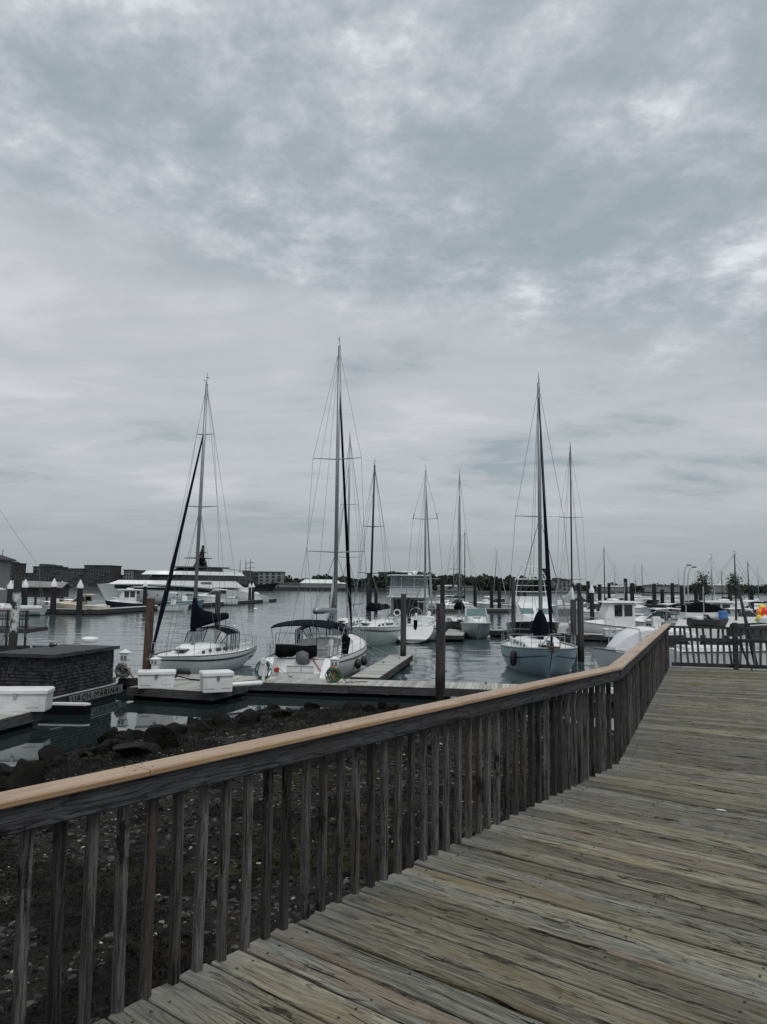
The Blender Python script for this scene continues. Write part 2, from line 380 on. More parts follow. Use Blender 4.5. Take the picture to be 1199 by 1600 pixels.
MT['teak'] = wood('teak_trim', (.04,.025,.016), (.10,.065,.04), (.17,.11,.07), None, 0, .6, 1, .2, .2, False)
MT['shingle'] = wood('grey_cedar_shingle', (.014,.014,.019), (.034,.034,.043), (.068,.067,.078), (.028,.026,.032), 2, .9, 1.4, .3, .5, False, .1, .6, .5)
MT['roof'] = pm('dark_felt_roof', (.035,.036,.042), .8, 0, .2, 3, .3, 60)
MT['concrete'] = pm('wharf_concrete', (.52,.51,.50), .85, 0, .1, 1, .2, 20, .3, .3)
MT['brick'] = pm('dark_brick', (.040,.034,.036), .9, 0, .15, .2)
MT['brick2'] = pm('grey_brick', (.055,.056,.064), .9, 0, .15, .2)
MT['stucco'] = pm('pale_cladding', (.20,.21,.22), .8, 0, .1, .2)
MT['winframe'] = pm('pale_window_frame', (.20,.21,.23), .7)
MT['quay'] = pm('dark_quay_wall', (.035,.036,.04), .9, 0, .3, .1)
MT['land'] = pm('far_shore_ground', (.10,.10,.09), .95, 0, .2, .05)
def glass(name, c, rough=.06):
    t = NT(name); t.b.inputs['Specular IOR Level'].default_value = .6; co = t.coord(); n = t.noise(co, 1.5, 2)
    return t.done(t.mix(n, tuple(q*.7 for q in c), c), rough)
MT['glass'] = glass('dark_window_glass', (.016,.02,.024))
MT['tealglass'] = glass('teal_windscreen_glass', (.12,.20,.20))
def clear():
    t = NT('clear_vinyl'); tr = t.n('ShaderNodeBsdfTransparent'); tr.inputs[0].default_value = (.8,.83,.84,1)
    t.b.inputs['Base Color'].default_value = (.4,.43,.44,1); t.b.inputs['Roughness'].default_value = .15
    mx = t.n('ShaderNodeMixShader'); mx.inputs[0].default_value = .35; t.l(tr.outputs[0], mx.inputs[1]); t.l(t.b.outputs[0], mx.inputs[2]); t.l(mx.outputs[0], t.o.inputs[0]); return t.m
MT['vinyl'] = clear()
def leafm(name, a, b):
    t = NT(name); n = t.noise(t.coord(), .6, 4); return t.done(t.mix(t.rng(n,.3,.7), a, b), .8, None, 0, .2)
MT['leaf'] = leafm('far_tree_leaves', (.018,.028,.018), (.05,.065,.040))
MT['leaf2'] = leafm('street_tree_leaves', (.030,.045,.030), (.07,.09,.06))
MT['bark'] = pm('tree_bark', (.06,.05,.042), .9)
for k_, c_ in (('b_red',(.70,.06,.03)),('b_orange',(.80,.22,.03)),('b_yellow',(.80,.60,.05)),('b_green',(.25,.45,.08))): MT[k_] = pm('balloon_'+k_[2:], c_, .35, 0, .05)

# ---------------------------------------------------------------- water
def water_mat():
    t = NT('harbour_water'); co = t.coord('Object', False)
    sp = t.n('ShaderNodeSeparateXYZ'); t.l(co, sp.inputs[0])
    a = t.noise(co, 1., 3, .5, (.55, 1.25, 1), .5); b = t.noise(co, 1., 3, .55, (1.7, 3.4, 1), .4); c = t.noise(co, 1., 2, .5, (.07, .16, 1))
    h = t.math('ADD', t.math('MULTIPLY', a, .65), t.math('MULTIPLY', b, .28)); h = t.math('ADD', h, t.math('MULTIPLY', c, .9))
    calm = t.rng(t.math('ADD', sp.outputs[1], t.math('MULTIPLY', t.math('SUBTRACT', c, .5), 6.)), 27.5, 36., .035, 1.)   # sheltered behind the floats
    bp = t.n('ShaderNodeBump'); t.l(h, bp.inputs['Height']); t.l(t.math('MULTIPLY', calm, .12), bp.inputs['Strength']); bp.inputs['Distance'].default_value = .21
    t.b.inputs['IOR'].default_value = 1.6
    return t.done(t.mix(t.rng(calm, .2, 1.), (.012,.020,.021), (.055,.080,.084)), t.rng(calm, .035, 1., .015, .10), bp.outputs[0])  # open-water brightness put into the base colour, in place of stronger sky reflection
import numpy as np
def water_sheet():
    rows = [27.0]
    while rows[-1] < 330:
        y = rows[-1]; rows.append(y + (.17 if y < 60 else .17+(y-60)*.006))
    rows = np.array(rows); nc = 361; u = np.linspace(-1, 1, nc)
    Y = np.repeat(rows[:, None], nc, 1); X = u[None, :]*(.60*rows[:, None]+14)
    rng_ = np.random.default_rng(5); Z = np.zeros_like(X)
    for k in range(46):
        lam = .55*(5.5/.55)**rng_.random(); th = rng_.normal(math.pi/2, .75); am = .0027*lam**.8*rng_.uniform(.5,1.3); ph = rng_.random()*6.28
        kx, ky = 2*math.pi/lam*math.cos(th), 2*math.pi/lam*math.sin(th); fade = np.clip((lam/2.2-(np.gradient(rows)[:, None]))/(.25*lam), 0, 1)
        Z += am*np.sin(kx*X+ky*Y+ph+.8*np.sin(.13*X+.21*Y+ph))*fade
    patch = .55+.45*np.sin(.061*X+.043*Y+1.)*np.sin(.05*Y-.031*X)
    amp = np.clip((Y-28.5)/7, .03, 1)*np.clip((1-np.abs(u))[None, :]*25, 0, 1)*np.clip((330-Y)/60, 0, 1)*patch
    Z *= amp
    nr = len(rows); v = np.stack([X, Y, Z], -1).reshape(-1, 3)
    i = np.arange(nr-1)[:, None]*nc+np.arange(nc-1)[None, :]; f = np.stack([i, i+1, i+nc+1, i+nc], -1).reshape(-1, 4)
    v = v.tolist(); f = f.tolist(); n0 = len(v)
    for j in range(nr): v.append((-2600., float(rows[j]), 0.)); v.append((2600., float(rows[j]), 0.))
    for j in range(nr-1):
        f.append([n0+2*j, j*nc, (j+1)*nc, n0+2*j+2]); f.append([j*nc+nc-1, n0+2*j+1, n0+2*j+3, (j+1)*nc+nc-1])
    o = len(v); v += [(-2600.,-60.,0.),(2600.,-60.,0.),(-2600.,5000.,0.),(2600.,5000.,0.)]
    f.append([o, o+1, n0+1]+[k for k in range(nc-1,-1,-1)]+[n0]); e_ = (nr-1)*nc
    f.append([n0+2*(nr-1)]+[e_+k for k in range(nc)]+[n0+2*nr-1, o+3, o+2])
    m = MB(); m.v = v; m.f = f; return m
tag(water_sheet().build('water', water_mat(), None, True), kind='structure')

# ---------------------------------------------------------------- beach
SHORE = [(-60,-4),(-22,7),(-12,12.6),(-8.5,16.9),(-7.5,21.2),(-5.4,24.6),(-3.4,26.6),(0,27.4),(4.5,26.0),(9,21.8),(16,19.5),(30,18),(60,18)]
def shore_dist(x, y):
    best = 1e9; sgn = 1
    for i in range(len(SHORE)-1):
        ax, ay = SHORE[i]; bx, by = SHORE[i+1]; dx, dy = bx-ax, by-ay
        t = max(0, min(1, ((x-ax)*dx+(y-ay)*dy)/(dx*dx+dy*dy))); ex, ey = x-ax-t*dx, y-ay-t*dy; d = ex*ex+ey*ey
        if d < best: best = d; sgn = 1 if dx*(y-ay)-dy*(x-ax) < 0 else -1
    return sgn*math.sqrt(best)
def nz(x, y, s, k=0.): return mnoise.noise(Vector((x*s+k, y*s-k, k*.3)))
def ground(x, y):
    d = shore_dist(x, y)
    if d > 0: h = .02 + .062*d
    else: h = .02 + .22*d
    w = max(0, min(1, (d+1.5)/2.5))
    h += w*(.10*nz(x,y,.55,3) + .07*nz(x,y,1.4,9) + .045*nz(x,y,3.7,5) + .02*nz(x,y,8.5,2))
    return max(h, -3)
def weed(x, y): return nz(x,y,.42,31) + .6*nz(x,y,1.1,17) + .25*nz(x,y,3.1,4)
def beach_mat():
    t = NT('shingle_and_weed_beach'); co = t.coord('Object', False)
    w = t.n('ShaderNodeAttribute'); w.attribute_name = 'weed'
    n1 = t.noise(co, 14, 6, .65); n2 = t.noise(co, 45, 5, .7); n3 = t.noise(co, .6, 4, .6)
    wf = t.rng(t.math('ADD', w.outputs['Fac'], t.math('MULTIPLY', t.math('SUBTRACT', n1, .5), .55)), .42, .62)
    shing = t.ramp(n2, [(.32,(.003,.0028,.0025)), (.5,(.009,.008,.007)), (.72,(.035,.032,.028))])
    wd = t.ramp(n1, [(.35,(.0015,.0013,.0012)), (.62,(.005,.004,.003))])
    c = t.mix(wf, shing, wd)
    n8 = t.noise(co, .9, 5, .6); c = t.mix(t.math('MULTIPLY', t.rng(n8, .5, .64), .55), c, t.mix(n2, (.016,.013,.009), (.058,.048,.034)))
    alg = t.math('MULTIPLY', t.rng(n3, .55, .66), t.rng(n2, .35, .6)); c = t.mix(t.math('MULTIPLY', alg, .8), c, (.040,.043,.013))
    b = t.bump(n2, .8, .02); return t.done(c, .7, t.bump(n1, .9, .05, b), 0, .12)
X0, X1, Y0, Y1, ST = -17.0, 14.0, -1.0, 30.0, .13
nx, ny = int((X1-X0)/ST)+1, int((Y1-Y0)/ST)+1
m = MB(); wv = []
for j in range(ny):
    for i in range(nx):
        x, y = X0+i*ST, Y0+j*ST; h = ground(x, y); q = weed(x, y); wv.append(max(0, min(1, .5+q*.9)))
        m.v.append((x, y, h))
m.f = [(j*nx+i, j*nx+i+1, (j+1)*nx+i+1, (j+1)*nx+i) for j in range(ny-1) for i in range(nx-1)]
bo = m.build('beach', beach_mat(), None, True); tag(bo, kind='structure')
at_ = bo.data.attributes.new('weed', 'FLOAT', 'POINT'); at_.data.foreach_set('value', wv)
# coarse shore beyond the fine patch, so that the land goes on
m = MB(); m.v = [(-80,-60,1.2),(60,-60,1.2),(60,-1.2,1.0),(-80,-1.2,.9)]; m.f = [(0,1,2,3)]
tag(m.build('shore_ground', bo.data.materials[0]), kind='structure')

# loose stones and shells, weed fronds: nobody could count them
def scatter_stones(name, n, smin, smax, mat, label, test):
    m = MB(); k = 0; tries = 0
    while k < n and tries < n*12:
        tries += 1
        u = rnd.random()**.8; y = 2.2+u*23.; x = rnd.uniform(-3.2-.36*y, .3+.2*y)
        if not test(x, y) or shore_dist(x, y) < .1: continue
        k += 1; s = smin*(smax/smin)**(rnd.random()**1.7); z = ground(x, y); a = rnd.random()*6.28; ca, sa = math.cos(a), math.sin(a)
        sx, sy, sz = s*rnd.uniform(.8,1.5), s*rnd.uniform(.7,1.), s*rnd.uniform(.35,.7)
        vs_ = []
        for p in ((1,0,0),(0,1,0),(-1,0,0),(0,-1,0),(.55,.5,.85),(-.5,.55,.8),(-.55,-.5,.85),(.5,-.55,.8)):
            px_, py_, pz_ = p[0]*sx*rnd.uniform(.75,1.2), p[1]*sy*rnd.uniform(.75,1.2), p[2]*sz*rnd.uniform(.7,1.1)
            vs_.append((x+px_*ca-py_*sa, y+px_*sa+py_*ca, z-.1*s+pz_))
        m.add(vs_, [(4,5,6,7),(0,1,4),(1,5,4),(1,2,5),(2,6,5),(2,3,6),(3,7,6),(3,0,7),(0,4,7)])
    return tag(m.build(name, mat, None, False), label, 'stones', None, 'stuff')
scatter_stones('dark_shingle', 15000, .016, .06, pm('dark_shingle_stone', (.007,.0065,.006), .7, 0, .3, 6, spec=.12, island=.85), 'dark wet stones strewn over the beach below the railing', lambda x, y: weed(x, y) < .28)
scatter_stones('grey_pebbles', 11000, .012, .075, pm('grey_pebble', (.038,.036,.033), .65, 0, .3, 6, spec=.2, island=.8), 'grey pebbles strewn over the beach below the railing', lambda x, y: weed(x, y) < .12)
scatter_stones('shell_fragments', 1500, .012, .045, pm('shell_white', (.24,.23,.20), .6, 0, .3, 9, island=.5), 'pale broken shells lying among the beach stones', lambda x, y: weed(x, y) < .2)
def fronds():
    m = MB()
    for _ in range(60000):
        u = rnd.random()**.8; y = 2.2+u*24.5; x = rnd.uniform(-3.4-.36*y, .4+.2*y); d = shore_dist(x, y)
        if d < -.25 or (weed(x, y) < .05 and d > 2.6): continue
        z = ground(x, y); a = rnd.random()*6.28; L = rnd.uniform(.04,.12); w = rnd.uniform(.004,.010); ca, sa = math.cos(a), math.sin(a)
        h1, h2 = rnd.uniform(.01,.05), rnd.uniform(-.01,.02); q = []
        for t_, hh in ((0,0),(.5,h1),(1,h2)):
            q.append((x+ca*L*t_-sa*w, y+sa*L*t_+ca*w, z+.01+hh)); q.append((x+ca*L*t_+sa*w, y+sa*L*t_-ca*w, z+.012+hh))
        m.add(q, [(0,1,3,2),(2,3,5,4)])
    return m
tag(fronds().build('seaweed', pm('brown_rockweed', (.005,.004,.003), .6, 0, .3, 3, spec=.12, island=.7)), 'dark brown seaweed matted over the beach and shore rocks', 'seaweed', None, 'stuff')

# boulders along the waterline
def rock_mat(name, c, wet):
    t = NT(name); co = t.coord(); n = t.noise(co, 2.2, 8, .62); n2 = t.noise(co, 9, 6, .65)
    cc = t.mix(t.rng(n, .35, .65), tuple(q*.5 for q in c), c); cc = t.mix(t.math('MULTIPLY', t.rng(n2, .5, .7), wet), cc, (.012,.010,.007))
    return t.done(cc, .75, t.bump(n2, .8, .05), 0, .15)
MT['rock'] = rock_mat('dark_weedy_rock', (.010,.0088,.008), .8); MT['rock2'] = rock_mat('bare_grey_rock', (.020,.018,.018), .4)
def rock_mesh(seed, cuts):
    bm = bmesh.new(); bmesh.ops.create_icosphere(bm, subdivisions=3, radius=1.)
    rr = random.Random(seed); pl = [(Vector((rr.gauss(0,1),rr.gauss(0,1),rr.gauss(0,.8))).normalized(), rr.uniform(.36,.66)) for _ in range(cuts+3)]
    for v in bm.verts:
        p = v.co.copy()
        for n_, d_ in pl:
            k = p.dot(n_)
            if k > d_: p -= n_*(k-d_)*.97
        p *= 1 + .16*mnoise.noise(p*1.7+Vector((seed,0,0))) + .09*mnoise.noise(p*4.2+Vector((0,seed,0))) + .04*mnoise.noise(p*9+Vector((0,seed,5)))
        v.co = p
    me = bpy.data.meshes.new('boulder'); bm.to_mesh(me); bm.free(); me.polygons.foreach_set('use_smooth', [True]*len(me.polygons))
    bmm = bmesh.new(); bmm.from_mesh(me)
    for e_ in bmm.edges:
        if len(e_.link_faces) == 2 and e_.calc_face_angle(0) > R(22): e_.smooth = False
    bmm.to_mesh(me); bmm.free(); return me
rocks = [rock_mesh(s, 7+s%4) for s in range(6)]
for k, me in enumerate(rocks): me.materials.append(MT['rock'])
grey_rock = rock_mesh(21, 5); grey_rock.materials.append(MT['rock2'])
def boulder(me, x, y, s, zoff, label, group, rot=None, sq=(1,1,1)):
    o = bpy.data.objects.new('boulder', me); col.objects.link(o)
    o.location = (x, y, max(ground(x, y), -.3)+zoff*s); o.scale = (s*sq[0], s*sq[1], s*sq[2]); o.rotation_euler = rot or (rnd.uniform(-.4,.4), rnd.uniform(-.4,.4), rnd.random()*6.28)
    return tag(o, label, 'rock', group)
boulder(grey_rock, *at(212,1165,.35)[:2], .52, .15, 'smooth paler grey boulder at the water edge, left of the blocky one', None, (0,.25,.5), (1.25,.9,.75))
boulder(rocks[1], *at(258,1152,.4)[:2], .48, .3, 'blocky flat-topped brown boulder beside the paler grey boulder', None, (.1,.05,.3), (1.2,.85,.95))
boulder(rocks[4], *at(30,1215,.3)[:2], .6, .0, 'weed-covered boulder at the water edge on the left of the frame', None)
boulder(rocks[2], *at(172,1150,.2)[:2], .40, .15, 'round weedy boulder nearest the pale reflection, left of the smooth grey boulder', None)
for i in range(64):
    t_ = i/63; q = 2.5 + t_*5.6; j = min(int(q), len(SHORE)-2); f_ = q-j
    x = lerp(SHORE[j][0], SHORE[j+1][0], f_)+rnd.uniform(-.2,.9); y = lerp(SHORE[j][1], SHORE[j+1][1], f_)+rnd.uniform(-1.9,.1)
    boulder(rocks[i%6], x, y, rnd.uniform(.2,.46), .05, 'dark weed-covered boulder in the bank of rocks along the waterline', 'boulders along the waterline', None, (rnd.uniform(.9,1.4), rnd.uniform(.8,1.1), rnd.uniform(.6,.85)))
for i in range(16):
    y = rnd.uniform(4.5,19); x = rnd.uniform(-2.2-.33*y, .0+.12*y)
    boulder(rocks[i%6], x, y, rnd.uniform(.10,.26), .1, 'small dark stone on the beach seen between the balusters', 'larger stones on the beach')
# ---------------------------------------------------------------- boardwalk
DZ = 2.6
PA = at(150,1600,DZ).xy; PB = at(966,1196,DZ).xy; PC = at(1047,1042,DZ).xy
dA = (PB-PA).normalized(); dB = (PC-PB).normalized()
PS = PA - dA*2.2
LA = (PB-PS).length; LB = (PC-PB).length
def edge(s):
    return PS + dA*s if s <= LA else PB + dB*(s-LA)
def out_n(d): return Vector((-d.y, d.x))          # towards the water
def plank_dir(s):
    t = s/(LA+LB)
    if s < LA: a = lerp(R(40), R(37), s/LA)
    else: a = lerp(R(37), R(15), ((s-LA)/LB)**.8)
    return Vector((math.cos(a), -math.sin(a)))
boardwalk = empty('boardwalk', (0,0,0)); boardwalk['kind'] = 'structure'
PW = .178
def plank(A0, A1, B0, B1, mat, ragged):
    # A0/A1 rail end (near/far side), B0/B1 other end; local x along
    d = ((B0+B1)-(A0+A1)); L = d.length/2; d.normalize(); n = Vector((-d.y, d.x)); org = (A0+A1)/2
    gap = rnd.uniform(.005,.0105); th = .038; seg = 12; m = MB(); rings = []
    cup = rnd.uniform(-.003,.0025); dz = rnd.uniform(-.003,.003); ph = rnd.random()*9; tw = rnd.uniform(-.004,.004)
    for i in range(seg+1):
        u = i/seg
        P0 = A0.lerp(B0, u); P1 = A1.lerp(B1, u)
        y0 = (P0-org).dot(n); y1 = (P1-org).dot(n); x = (P0.lerp(P1,.5)-org).dot(d)
        lo, hi = min(y0,y1)+gap, max(y0,y1)-gap
        lo += .0022*mnoise.noise(Vector((x*2.2, ph, 0))); hi += .0022*mnoise.noise(Vector((x*2.2, ph+5, 0)))
        w = hi-lo; z = dz + .003*mnoise.noise(Vector((x*.6, ph+9, 0)))
        prof = [(0,-th),(0,-.007),(.004,-.0015),(.012,0),(w*.33,cup*.8),(w*.67,cup*.8),(w-.012,0),(w-.004,-.0015),(w,-.007),(w,-th)]
        xo = 0
        r_ = []
        for k, (yy, zz) in enumerate(prof):
            xe = 0
            if i == 0 and ragged: xe = ragged + .012*mnoise.noise(Vector((yy*30, ph, 3)))
            r_.append((x+xe, lo+yy, z+zz+tw*(yy/w-.5)*(u-.5)*2))
        rings.append(r_)
    m.loft(rings, True, True)
    o = m.build('plank', mat, boardwalk, False)
    o.location = (org.x, org.y, DZ); o.rotation_euler = (0,0,math.atan2(d.y,d.x))
    o.data.polygons.foreach_set('use_smooth', [False]*len(o.data.polygons))
    return fixn(o)
s = .0; idx = 0; s_list = []
while s < LA+LB-.02:
    w = PW*rnd.choice([.8,1,1,1.02,1.05]); e1 = min(s+w, LA+LB)
    s_list.append((s, e1)); s = e1
OV = .03
for s0, s1 in s_list:
    p0, p1 = edge(s0), edge(s1); d0, d1 = plank_dir(s0), plank_dir(s1)
    Ltot = 7.5
    mat = MT['deck'] if rnd.random() < .62 else MT['deck2']
    nj = rnd.choice([0,0,1,1,2]); cuts = sorted(rnd.uniform(.22,.9) for _ in range(nj)) if (s0+s1)/2 > 1 else []
    cuts = [c for i, c in enumerate(cuts) if i == 0 or c-cuts[i-1] > .2]
    us = [0]+cuts+[1]
    for a, b in zip(us[:-1], us[1:]):
        g0 = .004/Ltot if a > 0 else 0; g1 = .004/Ltot if b < 1 else 0
        A0 = p0+d0*Ltot*(a+g0); A1 = p1+d1*Ltot*(a+g0); B0 = p0+d0*Ltot*(b-g1); B1 = p1+d1*Ltot*(b-g1)
        plank(A0, A1, B0, B1, mat if a == 0 else rnd.choice([MT['deck'],MT['deck2']]), -OV+rnd.uniform(-.012,.02) if a == 0 else 0)
# planks behind the start (towards the photographer), so the deck goes on underfoot
s = 0.
while s > -2.4:
    e1 = s-PW; p0, p1 = PS+dA*e1, PS+dA*s; d0 = d1 = plank_dir(0)
    plank(p0, p1, p0+d0*7.5, p1+d1*7.5, rnd.choice([MT['deck'],MT['deck2']]), -OV); s = e1
nm = MB()
for s0, s1 in s_list:
    for jn in range(0, 7):
        for f_ in (.25, .75):
            sm = lerp(s0, s1, f_); q = edge(sm)+plank_dir(sm)*(.10+jn*.62+rnd.uniform(-.012,.012))
            if rnd.random() < .93: nm.lathe([(.0072,0),(.0062,.0016)], 7, (q.x,q.y,DZ+.0008))
tag(nm.build('nail_heads', MT['blackpaint'], boardwalk), kind='stuff')
# rim joist and beams carrying the planks
m = MB(); z_ = DZ-.19
def p3(q, z): return (q.x, q.y, z)
m.bar(p3(PS-dA*2.5-out_n(dA)*.03,z_), p3(PB-out_n(dA)*.03,z_), .045, .24); m.bar(p3(PB-out_n(dB)*.03,z_), p3(PC-out_n(dB)*.03,z_), .045, .24)
m.build('rim_joist', MT['fascia'], boardwalk)
for k in range(1, 7):
    o_ = k*1.15; m = MB()
    m.bar(p3(PS-dA*2.5-out_n(dA)*o_,z_-.02), p3(PB+dA*(-.2)-out_n(dA)*o_,z_-.02), .06, .25); m.bar(p3(PB-dA*.2-out_n(dA)*o_,z_-.03), p3(PC-out_n(dB)*o_,z_-.03), .06, .25)
    m.build('joist', MT['fascia'], boardwalk)
for k in range(5):
    for o_ in (.6, 4.2):
        q = edge(.3+k*(LA+LB-.8)/4) - out_n(dA if k < 2 else dB)*o_
        m = MB(); m.tube([(q.x,q.y,-.4),(q.x,q.y,DZ-.32)], .14, 10); m.build('support_pile', MT['piling_dark'], boardwalk, True)

# ---------------------------------------------------------------- railing
railing = empty('railing', (PS.x,PS.y,DZ), 0, 'long weathered timber railing with a tan cap running along the boardwalk edge', 'railing')
def rl(q, z): return Vector((q.x-PS.x, q.y-PS.y, z))       # into the railing's own frame
CAPZ = .935
def bseg(name, q0, q1, w, z0, z1, mat, off=0., jit=0.):
    L = (q1-q0).length; d = (q1-q0).normalized(); m = MB(); b = .006; rings = []
    for i in range(9):
        u = i/8; y = jit*mnoise.noise(Vector((u*3, q0.x*7, 1))); z = jit*mnoise.noise(Vector((u*3, q0.y*7, 4)))
        pr = [(-w/2+b,z0),(w/2-b,z0),(w/2,z0+b),(w/2,z1-b),(w/2-b,z1),(-w/2+b,z1),(-w/2,z1-b),(-w/2,z0+b)]
        rings.append([(u*L, y+a+off, z+c) for a, c in pr])
    m.loft(rings, True, True); o = m.build(name, mat, railing, False); p = rl(q0, 0); o.location = p; o.rotation_euler = (0,0,math.atan2(d.y,d.x)); return fixn(o)
CW = .138; COFF = .012
jA = at(209,1196,DZ+CAPZ).xy; sj = (jA-PS).dot(dA)
# mitre at the bend: cap edges
caps = [(-2.0, sj-.002), (sj+.002, sj+2.44), (sj+2.445, LA)]
for a, b in caps:
    q0, q1 = PS+dA*a, PS+dA*b
    if b == LA:
        q1 = PB + dA*.028
    bseg('rail_cap', q0, q1, CW, CAPZ-.028, CAPZ, MT['cap'], COFF, .0015)
q0 = PB-dB*.0; n_c = 3
for k in range(n_c):
    a, b = LB*k/n_c, LB*(k+1)/n_c-.003
    bseg('rail_cap', PB+dB*(a-(.0 if k else -.035)), PB+dB*b, CW, CAPZ-.0285, CAPZ-.0005, MT['cap'], COFF, .0015)
# inner face boards under the cap
FZ0, FZ1 = CAPZ-.030-.098, CAPZ-.0295
for a, b in ((-2.0, 1.28), (1.284, sj+3.5), (sj+3.504, LA-.01)):
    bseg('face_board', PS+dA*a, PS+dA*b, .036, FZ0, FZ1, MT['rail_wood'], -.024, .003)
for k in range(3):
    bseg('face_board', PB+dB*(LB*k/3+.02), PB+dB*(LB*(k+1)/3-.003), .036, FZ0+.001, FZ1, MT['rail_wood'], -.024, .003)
for a in (.35, sj+.04, sj-.045, sj+1.25, sj+2.3, sj+2.5, LA-.05):     # screw heads in the cap
    for o_ in (-.03, .045):
        q = PS+dA*a+out_n(dA)*(o_+COFF); m = MB(); m.lathe([(.006,0),(.006,.0012)], 8); o = m.build('screw', MT['darkalu'], railing); o.location = rl(q, CAPZ-.0004)
BT = .039
def baluster(q, d, lean=0., yaw=0., low=-.20, top=CAPZ-.031):
    m = MB(); rings = []; ph = rnd.random()*50; b = .004
    for i in range(9):
        u = i/8; z = lerp(low, top, u); w = BT/2*(1+.05*mnoise.noise(Vector((u*4, ph, 0))))
        ox = lean*(u-.9)+.003*mnoise.noise(Vector((u*2.3, ph+3, 0))); oy = .003*mnoise.noise(Vector((u*2.3, ph+7, 0)))
        rings.append([(x+ox, y+oy, z) for x, y in ((-w+b,-w),(w-b,-w),(w,-w+b),(w,w-b),(w-b,w),(-w+b,w),(-w,w-b),(-w,-w+b))])
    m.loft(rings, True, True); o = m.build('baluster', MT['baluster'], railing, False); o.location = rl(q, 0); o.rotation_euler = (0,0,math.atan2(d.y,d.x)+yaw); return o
s = -1.6; k = 0
s130 = None
# phase: one baluster in pixel column 130 of the photograph's bottom edge
ph0 = (at(127,1600,DZ).xy-PS).dot(dA); s = ph0 - math.floor((ph0+1.6)/.1355)*.1355
while s < LA-.05:
    baluster(PS+dA*(s+rnd.uniform(-.005,.005))+out_n(dA)*.0165, dA, rnd.uniform(-.012,.012), rnd.uniform(-.08,.08), -.2+rnd.uniform(-.03,.03)); s += .1355
s = .07
while s < LB-.03:
    baluster(PB+dB*s+out_n(dB)*.0165, dB, rnd.uniform(-.012,.012), rnd.uniform(-.06,.06)); s += .1355

# ---------------------------------------------------------------- the rail across the far end
dE = (at(1199,1047,DZ).xy-PC).normalized(); LE = 5.5
erail = empty('end_railing', (PC.x,PC.y,DZ), math.atan2(dE.y,dE.x), 'battered grey railing with crooked slats across the far end of the boardwalk', 'railing')
m = MB(); m.bar((.05,0,.86),(LE,0,.855), .085, .045); m.build('top_rail', MT['baluster'], erail)
m = MB(); m.bar((.05,0,.60),(LE,0,.595), .04, .075); m.build('middle_rail', MT['rail_wood'], erail)
m = MB(); m.bar((.05,.02,.06),(LE,.02,.06), .04, .08); m.build('bottom_rail', MT['rail_wood'], erail)
x = .13; k = 0
while x < LE-.1:
    m = MB(); ln = rnd.choice([0,.01,-.02,.02,.05,-.03]) if k > 1 else 0; y_ = .045
    m.bar((x+ln*.9, y_, .03), (x-ln*.6, y_, .835), .046, .024, (0,1,0)); m.build('slat', MT['grey_slat'], erail); x += .124+rnd.uniform(-.015,.015); k += 1
for x in (1.33, 3.2, 5.2):
    m = MB(); m.bbox(x-.05, x+.05, -.075, .02, -.02, .98, .008); m.build('post', MT['rail_wood'], erail)
m = MB(); m.tube([(1.42,-.10,.62),(1.46,-.11,.4),(1.52,-.12,.22),(1.62,-.14,.0)], [.022,.022,.02,.016], 6); m.build('broken_slat', MT['piling_dark'], erail)
pole = empty('leaning_pole', (*atY(1183, PC.y-.15, DZ).xy, DZ+.0), 0, 'dark tapering pole leaning against the end railing at the right', 'pole')
m = MB(); tp = atY(1163, PC.y+.9, 0); tz = zrow(912, tp.x, tp.y); l0 = pole.location
m.tube([(0,0,.01), (tp.x-l0.x, tp.y-l0.y, tz-DZ)], [.05,.028], 8); m.build('shaft', MT['piling_dark'], pole, True)
# white scrap on the planks
q = at(1127,1266,DZ+.004); m = MB(); pts = [(-.035,-.006),(-.01,-.014),(.02,-.010),(.038,.0),(.015,.010),(-.02,.009)]
m.prism(pts, .0, .004); o = m.build('paper_scrap', MT['whitecanvas']); o.location = (q.x,q.y,DZ+.005); o.rotation_euler = (0,0,-.5); tag(o, 'tiny white scrap of paper lying on the boardwalk planks', 'litter')

# ---------------------------------------------------------------- concrete wharf beyond the end rail
wx0 = atY(1052, 42, 2.1).x
wharf = empty('wharf', (0,0,0), 0, 'pale concrete wharf with a white edge beyond the end railing', 'wharf')
m = MB(); m.prism([(wx0,42),(60,40.5),(60,61),(atY(1072,60,2.1).x,61)], -.6, 2.1); m.build('slab', MT['concrete'], wharf)
m = MB(); m.prism([(wx0-.05,41.85),(60,40.35),(60,40.49),(wx0-.05,41.99)], 1.58, 2.02); m.build('edge_beam', MT['white'], wharf)
m = MB(); m.prism([(wx0-.12,41.7),(60,40.2),(60,40.34),(wx0-.12,41.84)], 1.3, 1.52); m.build('rubbing_strake', MT['fascia'], wharf)
for i in range(14):
    m = MB(); x = wx0+.3+i*1.15; y = 41.62-(x-wx0)*.035; m.bar((x,y,-.5),(x,y,1.8),.22,.2); m.build('fender_pile', MT['piling_dark'], wharf)
